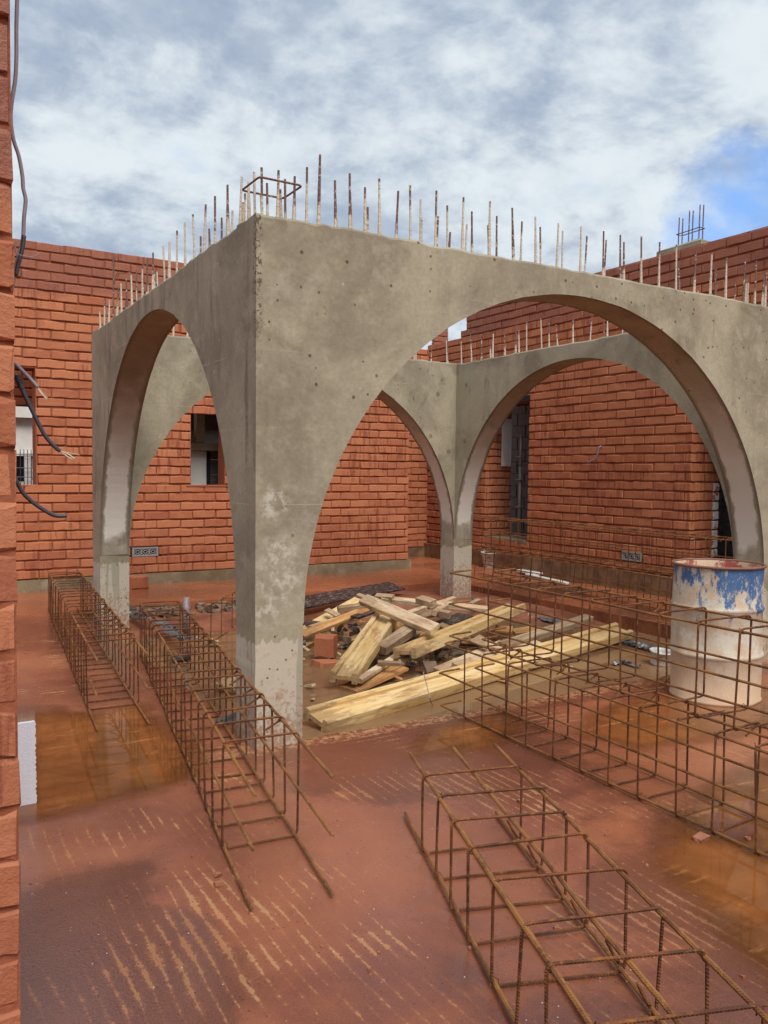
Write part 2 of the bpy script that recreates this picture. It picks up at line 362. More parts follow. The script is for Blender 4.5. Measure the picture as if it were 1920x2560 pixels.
# drum paint
mt, t, b = mat('old blue drum paint'); O = t.obj(); x, y, z = t.sep(O)
n = t.noise(t.vmul(O, (1, 1, .55)), 9.0, 8, .78); n2 = t.noise(t.vmul(O, (1, 1, .35)), 17, 6, .7)
blue = t.mix(t.noise(O, 9, 3), (.035, .085, .215), (.06, .145, .295))
right = t.mul(t.add(t.mul(x, .856), t.mul(y, -.517)), .22)
amt = t.add(t.add(n, t.mul(t.sub(n2, .5), .55)), t.add(t.mul(t.sub(z, .60), .62), right))
paste = t.mix(t.step(t.noise(O, 9, 6, .7), .38, .62), (.50, .37, .25), (.56, .52, .44))
paste = t.mix(t.mul(t.step(t.sub(.40, z), 0, .35), .8), paste, (.56, .35, .21))
c = t.mix(t.step(amt, .51, .625), paste, blue)
c = t.mix(t.mul(t.step(n2, .64, .70), .75), c, (.12, .07, .045)); n9 = t.noise(O, 60, 4, .7); c = t.mix(t.mul(t.step(n9, .58, .66), .45), c, (.62, .57, .49))
setp(t, b, c, .6, t.bump(t.add(n, t.mul(n2, .5)), .006), .4); M['drum'] = mt
mt, t, b = mat('drum inside oxide'); O = t.obj()
n = t.noise(O, 8, 7, .7); c = t.mix(t.step(n, .46, .56), (.36, .085, .07), (.72, .52, .36)); setp(t, b, c, .8, t.bump(n, .004)); M['drum_in'] = mt
mt, t, b = mat('rusty rim'); O = t.obj(); n = t.noise(O, 20, 5); setp(t, b, t.mix(n, (.11, .045, .03), (.30, .13, .085)), .7); M['rim'] = mt
mt, t, b = mat('grey plastic'); P = t.pos(); n = t.noise(P, 15, 5); setp(t, b, t.mix(t.step(n, .4, .65), (.60, .58, .55), (.34, .30, .26)), .6); M['bucket'] = mt
mt, t, b = mat('dark conduit'); P = t.pos(); setp(t, b, (.045, .042, .055), .45); M['conduit'] = mt
mt, t, b = mat('grey conduit'); P = t.pos(); n = t.noise(P, 40, 3); setp(t, b, t.mix(n, (.16, .12, .14), (.36, .29, .33)), .45); M['conduit_g'] = mt
mt, t, b = mat('copper wire'); setp(t, b, (.42, .30, .13), .4); M['wire'] = mt
mt, t, b = mat('vent metal'); setp(t, b, (.30, .29, .27), .55); M['vent'] = mt
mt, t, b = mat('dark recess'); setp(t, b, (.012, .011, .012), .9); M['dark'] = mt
mt, t, b = mat('galvanised prop'); P = t.pos(); n = t.noise(P, 30, 4); setp(t, b, t.mix(n, (.16, .15, .14), (.36, .34, .32)), .5, metal=.3); M['steel'] = mt

# ------------------------------------------------------------------ mesh helpers
class MB:
    def __init__(s): s.v = []; s.f = []; s.mi = []
    def add(s, vs, fs, mi=0):
        k = len(s.v); s.v += [tuple(v) for v in vs]; s.f += [tuple(i+k for i in f) for f in fs]; s.mi += [mi]*len(fs)
    def box(s, lo, hi, mi=0, mtx=None, j=0.0):
        vs = [Vector((x, y, z)) for x in (lo[0], hi[0]) for y in (lo[1], hi[1]) for z in (lo[2], hi[2])]
        if j: vs = [v+Vector((rnd.uniform(-j, j), rnd.uniform(-j, j), rnd.uniform(-j, j))) for v in vs]
        if mtx is not None: vs = [mtx @ v for v in vs]
        s.add(vs, [(0, 1, 3, 2), (4, 6, 7, 5), (0, 4, 5, 1), (2, 3, 7, 6), (0, 2, 6, 4), (1, 5, 7, 3)], mi)
    def tube(s, pts, r, n=6, closed=False, mi=0, radii=None):
        pts = [Vector(p) for p in pts]; N = len(pts); rings = []
        up = None
        for i, p in enumerate(pts):
            a = pts[(i-1) % N] if (closed or i > 0) else p
            c = pts[(i+1) % N] if (closed or i < N-1) else p
            d = (c-a).normalized()
            if up is None:
                up = d.orthogonal().normalized()
            else:
                up = (up - d*up.dot(d))
                up = up.normalized() if up.length > 1e-6 else d.orthogonal().normalized()
            q = d.cross(up); rr = radii[i] if radii else r
            rings.append([p+(up*math.cos(2*math.pi*k/n)+q*math.sin(2*math.pi*k/n))*rr for k in range(n)])
        vs = [v for ring in rings for v in ring]; fs = []
        for i in range(N if closed else N-1):
            j = (i+1) % N
            for k in range(n):
                fs.append((i*n+k, i*n+(k+1) % n, j*n+(k+1) % n, j*n+k))
        if not closed:
            fs.append(tuple(range(n-1, -1, -1))); fs.append(tuple((N-1)*n+k for k in range(n)))
        s.add(vs, fs, mi)
    def mesh(s, name, mats, smooth=False):
        me = bpy.data.meshes.new(name); me.from_pydata(s.v, [], s.f)
        for m_ in (mats if isinstance(mats, (list, tuple)) else [mats]): me.materials.append(m_)
        if any(s.mi): me.polygons.foreach_set('material_index', s.mi)
        if smooth: me.polygons.foreach_set('use_smooth', [True]*len(me.polygons))
        me.update(); return me
    def build(s, name, mats, parent=None, smooth=False, loc=None):
        o = bpy.data.objects.new(name, s.mesh(name, mats, smooth)); col.objects.link(o)
        if loc is not None: o.location = loc
        if parent is not None: o.parent = parent
        return o
def tag(o, label=None, cat=None, group=None, kind=None):
    if label: o['label'] = label
    if cat: o['category'] = cat
    if group: o['group'] = group
    if kind: o['kind'] = kind
    return o
def empty(name, loc, label=None, cat=None, group=None, rz=0.0):
    o = bpy.data.objects.new(name, None); col.objects.link(o); o.location = loc; o.rotation_euler.z = rz
    o.empty_display_size = .1
    return tag(o, label, cat, group)
def inst(name, me, parent, loc, rot=None, scale=None):
    o = bpy.data.objects.new(name, me); col.objects.link(o); o.parent = parent; o.location = loc
    if rot is not None: o.rotation_euler = rot
    if scale is not None: o.scale = scale
    return o
def nz(x, y, z, k=1.0): return noise.noise(Vector((x*k, y*k, z*k)))

# ------------------------------------------------------------------ setting: ground, floor slab, pit, water
mb = MB(); mb.add([(-400, -400, -.35), (400, -400, -.35), (400, 400, -.35), (-400, 400, -.35)], [(0, 1, 2, 3)])
tag(mb.build('ground', M['earth']), kind='structure')
PX0, PX1, PY0, PY1 = 1.66, 6.24, 3.86, 8.62
def ragged(n, a, b, amp, seed):
    out = []
    for i in range(n+1):
        t_ = i/n; p = Vector(a).lerp(Vector(b), t_)
        out.append((p, amp*(nz(t_*31, seed, 0)+.6*nz(t_*90, seed, 3)) if 0 < i < n else 0.0))
    return out
loop = []
loop += [(p.x, p.y+o_) for p, o_ in ragged(90, (PX0, PY0, 0), (PX1, PY0, 0), .035, 1)][:-1]
loop += [(p.x+o_*.7-.05*(k/60), p.y) for k, (p, o_) in enumerate(ragged(60, (PX1, PY0, 0), (PX1+.08, PY1, 0), .02, 2))][:-1]
loop += [(p.x, p.y+o_*.7) for p, o_ in ragged(60, (PX1+.03, PY1, 0), (PX0-.05, PY1-.05, 0), .02, 4)][:-1]
loop += [(p.x+o_, p.y) for p, o_ in ragged(60, (PX0-.05, PY1-.05, 0), (PX0, PY0, 0), .03, 6)][:-1]
NL = len(loop); cx0, cy0 = 3.95, 6.24
mb = MB(); vs = []
for (x, y) in loop: vs.append((x, y, 0.0))
for (x, y) in loop: vs.append((x, y, -.34))
outer = []
for (x, y) in loop:
    dx_, dy_ = x-cx0, y-cy0
    s_ = 9.5/max(abs(dx_), abs(dy_)); outer.append((cx0+dx_*s_, cy0+dy_*s_, 0.0))
vs += outer
fs = []
for i in range(NL):
    j = (i+1) % NL
    fs.append((i, i+NL, j+NL, j)); fs.append((i, j, 2*NL+j, 2*NL+i))
mb.add(vs, fs)
tag(mb.build('floor_slab', M['floor']), kind='structure')
mb = MB(); N = 40; vs = []
for i in range(N+1):
    for j in range(N+1):
        x = PX0-.1+(PX1-PX0+.25)*i/N; y = PY0-.1+(PY1-PY0+.2)*j/N
        z = -.27+.175*max(0, min(1, (y-5.6)/2.2))+.13*max(0, min(1, (x-5.2)/.7))*max(0, min(1, (y-4.6)/1.2))
        z += .018*nz(x, y, 1, 3)+.01*nz(x, y, 1, 9)
        vs.append((x, y, min(z, -.07)))
mb.add(vs, [(i*(N+1)+j, (i+1)*(N+1)+j, (i+1)*(N+1)+j+1, i*(N+1)+j+1) for i in range(N) for j in range(N)])
tag(mb.build('pit_floor', M['mud'], smooth=True), kind='structure')
mb = MB(); mb.add([(PX0-.1, PY0-.12, -.125), (PX1+.12, PY0-.12, -.125), (PX1+.12, PY1+.1, -.125), (PX0-.1, PY1+.1, -.125)], [(0, 1, 2, 3)])
tag(mb.build('pit_water', M['water']), kind='structure')
def blob(name, pts, z, m_, margin=.24, step=.035):
    P2 = [Vector(p) for p in pts]; n_ = len(P2)
    def sd_(q):
        ins = False; best = 9.0
        for i in range(n_):
            a_, b_ = P2[i], P2[(i+1) % n_]
            if (a_.y > q.y) != (b_.y > q.y) and q.x < (b_.x-a_.x)*(q.y-a_.y)/(b_.y-a_.y)+a_.x: ins = not ins
            e = b_-a_; k = max(0, min(1, (q-a_).dot(e)/e.length_squared)); best = min(best, (a_+e*k-q).length)
        return best if ins else -best
    x0, x1 = min(p.x for p in P2)-margin, max(p.x for p in P2)+margin; y0, y1 = min(p.y for p in P2)-margin, max(p.y for p in P2)+margin
    nx_, ny_ = int((x1-x0)/step)+1, int((y1-y0)/step)+1
    idx = {}; vs = []; dep = []; fs = []
    for i in range(nx_+1):
        for j in range(ny_+1):
            q = Vector((x0+i*step, y0+j*step)); d = sd_(q)
            if d > -margin: idx[(i, j)] = len(vs); vs.append((q.x, q.y, z)); dep.append(d)
    for i in range(nx_):
        for j in range(ny_):
            k = [(i, j), (i+1, j), (i+1, j+1), (i, j+1)]
            if all(e in idx for e in k): fs.append(tuple(idx[e] for e in k))
    mb_ = MB(); mb_.add(vs, fs); o_ = mb_.build(name, m_)
    at_ = o_.data.attributes.new('depth', 'FLOAT', 'POINT'); at_.data.foreach_set('value', dep)
    return tag(o_, kind='structure')
blob('puddle', [(.2, 3.47), (.55, 3.49), (1.0, 3.52), (1.23, 3.6), (1.36, 4.0), (1.30, 4.6), (1.30, 4.92), (1.0, 4.86), (.85, 5.0), (.6, 5.0), (.2, 5.05)], .004, M['puddle'])
blob('puddle', [(2.34, 1.95), (2.55, 2.12), (2.8, 2.25), (3.1, 2.35), (3.7, 2.5), (4.4, 2.2), (3.9, 1.3), (3.2, .9), (2.2, .7), (2.0, 1.15), (2.1, 1.45), (2.27, 1.75)], .004, M['puddle'])
blob('puddle', [(3.15, 3.15), (3.5, 3.45), (4.0, 3.55), (4.6, 3.5), (5.2, 3.2), (4.6, 2.85), (3.9, 2.75), (3.3, 2.85)], .0042, M['puddle'])
blob('puddle', [(2.2, 3.35), (2.5, 3.66), (3.1, 3.7), (3.0, 3.45), (2.6, 3.25)], .0044, M['puddle'])

# ------------------------------------------------------------------ pavilion geometry (needed for brick visibility too)
FC, RC, LC, BC = Vector((1.571, 3.823)), Vector((5.66, 3.82)), Vector((1.665, 7.71)), Vector((5.67, 7.79))
TH, ZS, ZC, ZT = .262, .62, 2.505, 2.655
# walls: (A, B, inward normal side, s of arch start, s of arch end)
def wall_def(A, B, nrm, s0, s1): return dict(A=A, B=B, d=(B-A).normalized(), n=nrm.normalized(), L=(B-A).length, s0=s0, s1=s1)
dF = (RC-FC).normalized(); dB = (BC-LC).normalized()
WF = wall_def(FC, RC+dF*TH, Vector((0, 1)), TH+.005, (RC-FC).length)
WB = wall_def(LC, BC+dB*TH, Vector((-.02, 1)), TH, (BC-LC).length)
lA = FC+Vector((0, TH)); WL = wall_def(lA, LC, Vector((1, -.024)), 0.0, (LC-lA).length)
rA = RC+Vector((0, TH)); WR = wall_def(rA, BC, Vector((1, 0)), 0.0, (BC-rA).length)
def arch_z(W, s):
    if s <= W['s0'] or s >= W['s1']: return -1.0
    a = (W['s1']-W['s0'])/2; c = (W['s0']+W['s1'])/2
    return ZS+(ZC-ZS)*math.sqrt(max(0, 1-((s-c)/a)**2))
def visible(p):
    q = proj(p)
    if q is None or not (-15 < q[0] < 1935 and -15 < q[1] < 2575): return 0.0
    d = Vector(p)-CAM
    for W in (WF, WB, WL, WR):
        n = Vector((W['d'].y, -W['d'].x)); den_ = n.dot(d.xy)
        if abs(den_) < 1e-9: continue
        for off in (0.0, TH):
            A = W['A']+W['n']*off
            t_ = n.dot(A)/den_
            if 0 < t_ < .999:
                h = CAM+d*t_; s = (h.xy-A).dot(W['d'])
                if 0 <= s <= W['L'] and h.z < ZT and h.z > arch_z(W, s): return 0.0
    return 1.0/q[2]

# ------------------------------------------------------------------ brick walls
BH, CH, BL = .0905, .1093, .3005
def brick_mesh(L, H, Dp, seed, ch=.0072, jit=.0030):
    rs = random.Random(seed); vs = []
    xs = [0, ch, L*.34, L*.68, L-ch, L]
    for i, x in enumerate(xs):
        e = ch if i in (0, 5) else 0.0
        wob = rs.uniform(-jit, jit)
        for (y, z) in ((Dp, 0), (ch+e, 0), (e, ch), (e, H-ch), (ch+e, H), (Dp, H)):
            jz = rs.uniform(-jit, jit) if y < Dp else 0
            vs.append((x+(rs.uniform(-jit, jit) if y < Dp else 0), y+(wob if y < Dp else 0), z+jz))
    fs = []
    for i in range(5):
        for k in range(5): fs.append((i*6+k, (i+1)*6+k, (i+1)*6+k+1, i*6+k+1))
    fs.append((5, 4, 3, 2, 1, 0)); fs.append(tuple(30+k for k in range(6)))
    return vs, fs
VAR = []
for k in range(10):
    vs, fs = brick_mesh(.29, BH, .085, 100+k, jit=.0030 if k < 8 else .0065); mb = MB(); mb.add(vs, fs); VAR.append((vs, fs, mb.mesh('brick', M['brick'])))
VARW = []
for k in range(3):
    vs, fs = brick_mesh(.29, BH, .085, 200+k); mb = MB(); mb.add(vs, fs); VARW.append((vs, fs, mb.mesh('brick', M['brick_white'])))

def brick_wall(root, o, u, n_in, L, z0, zt, openings, phase, limit=300, bu=(), bz=(), bl=BL, ch=CH, bh=BH, variants=VAR, thick=.5, perp=True, topfn=None, mort=True, white=None, rake=.016, endin=.03):
    """o: (x,y) of the face's start, u: unit along the face, n_in: unit into the wall. Openings (u0,u1,z0,z1)."""
    o, u, n_in = Vector(o), Vector(u), Vector(n_in)
    ang = math.atan2(u.y, u.x)
    flip = (u.x*n_in.y-u.y*n_in.x) < 0     # local +y must be n_in
    items = []; perps = []
    k = 0
    while z0+k*ch < zt-.02:
        zb = z0+k*ch
        cuts = [(0.0, L)]
        if topfn: cuts = topfn(zb, L)
        for (a, b_, c, d) in openings:
            if zb+bh*.5 > c and zb+bh*.5 < d:
                nc = []
                for (p, q) in cuts:
                    if b_ <= p or a >= q: nc.append((p, q))
                    else:
                        if a > p: nc.append((p, a))
                        if b_ < q: nc.append((b_, q))
                cuts = nc
        off = (phase+(.5*bl if k % 2 else 0.0)) % bl - bl
        for (p, q) in cuts:
            x = off
            while x < q:
                a, b_ = max(x, p), min(x+bl, q)
                if b_-a > .035:
                    w_ = b_-a-.0125
                    items.append((a+.005+rnd.uniform(-.004, .004), zb+rnd.uniform(-.003, .003)+.004*nz(a*1.1, zb*9, 3), w_))
                    if b_ < q-.03: perps.append((b_, zb))
                x += bl
        k += 1
    scored = []
    for it in items:
        c3 = o+u*(it[0]+it[2]/2); s = visible((c3.x, c3.y, it[1]+bh/2))
        scored.append((s*it[2], it))
    scored.sort(key=lambda e: -e[0])
    rest = MB()
    for i, (s, (a, zb, w_)) in enumerate(scored):
        vsrc = VARW if (white and white(a, zb, w_)) else variants
        vs, fs, me = rnd.choice(vsrc)
        prot = rnd.uniform(-.006, .005); sx = w_/.29*(-1 if flip else 1); sz = bh/BH
        p = o+u*(a+(0 if not flip else 0))+n_in*prot
        tilt = rnd.uniform(-.009, .009)
        if i < limit and s > 0:
            ob = inst('brick', me, root, (p.x-root.location.x, p.y-root.location.y, zb-root.location.z))
            if flip:
                # mirror along the face: start from the far end so that scale stays positive
                p2 = o+u*(a+w_)+n_in*prot
                ob.location = (p2.x-root.location.x, p2.y-root.location.y, zb-root.location.z)
                ob.rotation_euler = (0, tilt, ang+math.pi); ob.scale = (w_/.29, 1, sz)
            else:
                ob.rotation_euler = (0, tilt, ang); ob.scale = (w_/.29, 1, sz)
        else:
            base = p if not flip else o+u*(a+w_)+n_in*prot
            uu = u if not flip else -u
            rest.add([(base.x+uu.x*v[0]*w_/.29+n_in.x*v[1], base.y+uu.y*v[0]*w_/.29+n_in.y*v[1], zb+v[2]*sz) for v in vs], fs)
    if rest.v:
        r_ = rest.build('brickwork', M['brick'] if variants is VAR else variants[0][2].materials[0], root); r_.location = -root.location
        r_['kind'] = 'stuff'
    if mort:
        mm = MB()
        pr = [(o+u*c, z) for c, z in perps]
        # backing panels between and around openings
        us = sorted(set([endin, L-endin]+list(bu)+[e for op in openings for e in (max(.03, op[0]-.035), min(L-.03, op[1]+.035))]))
        zs = sorted(set([z0-.01, zt-.01]+list(bz)+[e for op in openings for e in (max(z0-.01, op[2]-.004), min(zt-.01, op[3]+.004))]))
        for i in range(len(us)-1):
            for j in range(len(zs)-1):
                um, zm = (us[i]+us[i+1])/2, (zs[j]+zs[j+1])/2
                if any(a-.036 < um < b_+.036 and c-.004 < zm < d+.004 for a, b_, c, d in openings): continue
                if topfn and not any(p <= um <= q for p, q in topfn(zm, L)): continue
                A = o+u*us[i]; B = o+u*us[i+1]
                vs = [(A.x+n_in.x*f, A.y+n_in.y*f, z) for f in (rake, thick) for z in (zs[j], zs[j+1])]+[(B.x+n_in.x*f, B.y+n_in.y*f, z) for f in (rake, thick) for z in (zs[j], zs[j+1])]
                mm.add(vs, [(0, 1, 3, 2), (4, 6, 7, 5), (0, 4, 5, 1), (2, 3, 7, 6), (0, 2, 6, 4), (1, 5, 7, 3)])
        for (p, z) in pr:
            dp = rnd.uniform(.006, .016)
            A = p-u*.012; B = p+u*.012
            mm.add([(A.x+n_in.x*dp, A.y+n_in.y*dp, z+.004), (B.x+n_in.x*dp, B.y+n_in.y*dp, z+.004), (B.x+n_in.x*dp, B.y+n_in.y*dp, z+bh-.002), (A.x+n_in.x*dp, A.y+n_in.y*dp, z+bh-.002)], [(0, 1, 2, 3)])
        mo = mm.build('mortar', M['mortar'], root); mo.location = -root.location
    return items

# wall at the back (parallel to the pavilion's front)
YA = 10.1; XA = 6.53
ra = empty('brick_wall', (XA, YA, 0), 'long red brick wall across the back left with two window openings and a concrete plinth', 'wall')
AX0 = -1.2
OPA = [(.85-AX0, 1.485-AX0, 1.205, 2.53), (3.29-AX0, 3.73-AX0, 1.205, 2.13)]
brick_wall(ra, (AX0, YA), (1, 0), (0, 1), XA-AX0, .14, 3.945, OPA+[(2.55-AX0, 2.885-AX0, .34, .455)], (1.508-AX0) % BL, thick=.25)
mb = MB(); mb.box((AX0-XA, -.035, -.08), (.035, .25, .128)); mb.build('plinth', M['plinth'], ra)
for (a, b_, c, d) in OPA:      # reveals
    mb = MB()
    mb.box((AX0+b_-XA, .012, c), (AX0+b_-XA+.02, .25, d)); mb.box((AX0+a-XA-.02, .012, c), (AX0+a-XA, .25, d))
    mb.box((AX0+a-XA-.06, -.004, c-.012), (AX0+b_-XA+.06, .26, c+.006))
    mb.build('window_reveal', M['mortar'], ra)
def vent(parent, org, u, n_out, L=.315, H=.11):
    u = Vector((*u, 0)); no = Vector((*n_out, 0)); z = Vector((0, 0, 1))
    def q(a, b_, c): return u*a+z*b_+no*c
    mb_ = MB()
    def bar(a0, b0, a1, b1, d0, d1, mi=0):
        mb_.add([q(a, b_, c) for a in (a0, a1) for b_ in (b0, b1) for c in (d0, d1)], [(0, 1, 3, 2), (4, 6, 7, 5), (0, 4, 5, 1), (2, 3, 7, 6), (0, 2, 6, 4), (1, 5, 7, 3)], mi)
    f = .016
    bar(0, 0, L, f, -.03, .006); bar(0, H-f, L, H, -.03, .006); bar(0, f, f, H-f, -.03, .006); bar(L-f, f, L, H-f, -.03, .006)
    for k in range(3):
        cx_ = f+(L-2*f)*(k+.5)/3
        for rr in (.042, .020):
            mb_.tube([q(cx_+rr*1.08*math.cos(a*math.pi/8), H/2+rr*.92*math.sin(a*math.pi/8), 0) for a in range(16)], .0055, 5, True)
        for s_ in (-1, 1):
            mb_.tube([q(cx_+s_*.020, H/2, 0), q(cx_+s_*.046, H/2, 0)], .004, 4)
            mb_.tube([q(cx_+s_*.046, f, 0), q(cx_+s_*.046, H-f, 0)], .003, 4)
    v = mb_.build('air_vent', M['vent'], parent, loc=Vector(org)-parent.location)
    mb2 = MB(); mb_ = mb2; bar(f, f, L-f, H-f, -.05, -.04); mb2.build('dark_back', M['dark'], v)
    return v
vent(ra, (2.56, YA, .345), (1, 0), (0, -1))

# recessed wall and long side wall
YB, XC = 11.43, 7.75
rb = empty('brick_wall', (7.2, YB, 0), 'narrow recessed red brick wall in the far corner behind the pavilion', 'wall')
brick_wall(rb, (XA+.05, YB), (1, 0), (0, 1), XC+.2-XA-.05, .17, 3.39, [], .1, thick=.25)
mb = MB(); mb.box((XA-7.2, -.02, -.08), (XC-7.2-.01, .2, .158)); mb.build('plinth', M['plinth_c'], rb)
# return closing the recess behind the end of the back wall
mb = MB(); mb.box((XA-7.2-.25, YA-YB+.26, -.05), (XA-7.2-.004, 0, 3.3)); mb.build('return_wall', M['mortar'], rb)

rc = empty('brick_wall', (XC, 6.8, 0), 'tall red brick wall on the right with a narrow window slot and a doorway', 'wall')
CY0 = YB+.05
def topC(zb, L):
    # stepped (toothed) end: full height only for y < 10.42
    if zb > 3.60: return [(CY0-10.42, L)]
    if zb > 3.49: return [(CY0-10.56, L)]
    return [(0.0, L)]
OPC = [(CY0-9.869, CY0-8.915, .45, 2.41), (CY0-6.161, CY0-5.1, .12, 2.3)]
ventC0 = CY0-7.165
brick_wall(rc, (XC, CY0), (0, -1), (1, 0), CY0-2.0, .24, 3.96, OPC+[(ventC0, ventC0+.335, .352, .466)], .12, thick=.25, topfn=topC, bu=(CY0-10.42, CY0-10.56), bz=(3.505, 3.61))
vent(rc, (XC, 7.16, .356), (0, -1), (-1, 0))
mb = MB(); mb.box((-.05, 6.165-6.8, -.06), (.25, CY0-6.8-.03, .228)); mb.build('plinth', M['plinth_c'], rc)
mb = MB(); mb.box((-.02, 2.0-6.8, -.06), (.25, 5.1-6.8, .228)); mb.build('plinth', M['plinth_c'], rc)
# jambs: bricks of the reveals that face the camera
for (yj, zz0, zz1, wfn) in ((9.869, .45, 2.41, None), (6.161, .12, 2.3, lambda a, z, w_: a > .36 and .33 < z < 1.26)):
    mb = MB(); mb.box((.026, .026, zz0), (.5, .2, zz1)); jr = mb.build('jamb', M['mortar'], rc, loc=(0, yj-6.8, 0))
    ph = .24+math.ceil((zz0-.24)/CH-.01)*CH
    items = []
    k = 0; lim = []
    zb = ph
    while zb < zz1-.05:
        segs = [(0.083, .235), (.24, .395), (.40, .50)] if k % 2 else [(.083, .39), (.40, .50)]
        for (a, b_) in segs:
            vs, fs, me = rnd.choice(VARW if (wfn and wfn(a, zb, b_-a)) else VAR)
            ob = inst('brick', me, jr, (a, .003+rnd.uniform(-.002, .002), zb)); ob.scale = ((b_-a-.008)/.29, 1, 1)
        k += 1; zb += CH
# window slot: sill, block wall behind, prop, white board
mb = MB(); mb.box((.0, 8.915-6.8, .40), (.5, 9.869-6.8, .452)); mb.build('window_sill', M['plinth'], rc)
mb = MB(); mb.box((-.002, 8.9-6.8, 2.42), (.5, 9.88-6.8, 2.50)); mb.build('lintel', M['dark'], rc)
mb = MB(); mb.box((.0, 5.1-6.8, -.02), (.5, 6.16-6.8, .12)); mb.build('door_sill', M['plinth'], rc)
rk = empty('block_wall', (9.15, 8.6, 0), 'dark grey concrete block wall seen through the narrow window slot', 'wall')
vs, fs = brick_mesh(.39, .19, .1, 5, .008); mbb = MB(); mbb.add(vs, fs); bme = mbb.mesh('block', M['block'])
for k in range(16):
    for q in range(14):
        inst('block', bme, rk, (0, 2.4-q*.4+(.2 if k % 2 else 0), k*.2), (0, 0, -math.pi/2))
mb = MB(); mb.box((.012, -3.2, 0), (.25, 2.5, 3.2)); mb.build('mortar', M['block'], rk)
mb = MB(); mb.box((7.98, 5.0, 3.0), (9.4, 11.2, 3.12)); tag(mb.build('shading_slab', M['conc']), kind='structure')  # slab added over the rooms behind the right wall to keep them dark
mb = MB(); mb.box((8.4, 4.9, -.1), (8.45, 5.3, 3)); mb.box((8.02, 4.6, -.1), (11.5, 4.7, 3.2)); mb.box((11.4, 4.7, -.1), (11.5, 8.0, 3.2)); mb.box((8.3, 6.9, -.1), (9.14, 7.0, 3.0))
mb.box((8.02, 4.7, 2.6), (11.4, 6.9, 2.7)); tag(mb.build('shading_walls', M['block']), kind='structure')  # walls and low ceiling added to darken the doorway interior
pr_ = atx(1301, 1200, 8.2)
r_ = empty('steel_prop', (8.2, pr_.y, .452), 'slim grey steel prop standing in the narrow window slot', 'prop')
mb = MB(); mb.tube([(0, 0, 0), (0, 0, 1.05)], .03, 10); mb.build('outer_tube', M['steel'], r_, True)
mb = MB(); mb.tube([(0, 0, 1.0), (0, 0, 1.55)], .022, 10); mb.build('inner_tube', M['steel'], r_, True)
for zc in (.02, .45, .86, 1.20):
    mb = MB(); mb.tube([(0, 0, zc-.008), (0, 0, zc+.008)], .075, 12); mb.build('collar', M['steel'], r_)
a = aty(1257, 1113, 9.86)
mb = MB(); mb.box((-.09, -.02, -.3), (.09, .0, .42), j=.003)
tag(mb.build('white_board', M['white'], loc=(8.13, 9.862, a.z-.02)), 'white narrow board fixed upright on the window slot jamb', 'board')
wp = [atx(1503, 1115, 7.745), atx(1497, 1118, 7.70), atx(1494, 1135, 7.70), atx(1487, 1148, 7.69), atx(1470, 1156, 7.68)]
mb = MB(); mb.tube(wp, .010, 6); tag(mb.build('cable_stub', M['conduit_g']), 'short grey cable stub hanging out of the right brick wall', 'cable')

# concrete pier and bars above the right wall
pp = atx(1727, 600, 9.0)
r_ = empty('concrete_pier', (9.0, pp.y, 3.3), 'concrete pier top with upright bars rising behind the right brick wall', 'pier')
mb = MB(); mb.box((-.22, -.33, -.6), (.22, .36, 1.04), j=.012); mb.add([(-.22, -.33, 1.04), (.22, -.33, 1.04), (.22, .36, 1.04), (-.22, .36, 1.04), (0, .1, 1.13), (0, -.12, 1.14)], [(0, 1, 5), (1, 2, 4, 5), (2, 3, 4), (3, 0, 5, 4)])
mb.build('pier_block', M['conc'], r_)
for (a, b_, h) in ((-.035, -.15, .50), (.035, -.15, .51), (-.035, .01, .47), (.035, .01, .48), (-.035, .17, .42), (.035, .17, .42)):
    mb = MB(); mb.tube([(a, b_, 1.0), (a+.01, b_, 1.05+h)], .0085, 6); mb.build('bar', M['starter'], r_)
mb = MB(); mb.tube([(-.05, -.17, 1.26), (.05, -.17, 1.26), (.05, .19, 1.25), (-.05, .19, 1.25)], .006, 6, True); mb.build('tie', M['rust_dark'], r_)
q = Vector((8.3, 11.9, 3.36))
r_ = empty('brick_stack', q, 'tiny stack of broken bricks standing on the far low wall', 'brick stack')
for k in range(5):
    inst('brick', VAR[k][2], r_, (-.15+.02*nz(k, 1, 1), -.05, .0+k*.1), None, (1, 1, 1))
for k in range(7):
    mb = MB(); mb.box((-.02, -.02, 0), (.02, .02, .08+.05*rnd.random()), j=.01); mb.build('shard', M['rubble'], r_, loc=(-.14+.045*k, .01*nz(k, 2, 2), .5))

# things seen through the two openings of the back wall
HY = 13.8
hz = lambda py: aty(60, py, HY).z
hx = lambda px: aty(px, 1100, HY).x-1.6
r_ = empty('white_house', (1.6, HY, 0), 'white plastered house with a barred window seen through the left opening', 'house')
mb = MB(); mb.box((-2.4, 0, 0), (.9, .3, 4.6)); mb.build('wall', M['white'], r_)
mb = MB(); mb.box((-1.4, -.14, hz(1045)), (.4, -.004, hz(1012))); mb.build('lintel', M['white'], r_)
z0_, z1_ = hz(1212), hz(1140)
mb = MB(); mb.box((-.9, -.05, z0_-.03), (.5, -.004, z0_+.05)); mb.box((hx(59), -.045, z0_+.05), (hx(76), -.004, z1_)); mb.box((-.9, -.05, z1_), (.5, -.004, z1_+.05)); mb.build('window_frame', M['white'], r_)
mb = MB(); mb.box((-.9, -.02, z0_+.05), (hx(59), -.005, z1_)); mb.build('pane', M['pane'], r_)
mb = MB(); mb.box((hx(79), -.02, z0_+.1), (hx(90), -.005, z1_-.03)); mb.build('pane', M['bucket'], r_)
for k in range(5):
    mb = MB(); mb.tube([(hx(48+9*k), -.10, z0_), (hx(48+9*k), -.10, z1_+.10)], .006, 5); mb.build('window_bar', M['conduit'], r_)
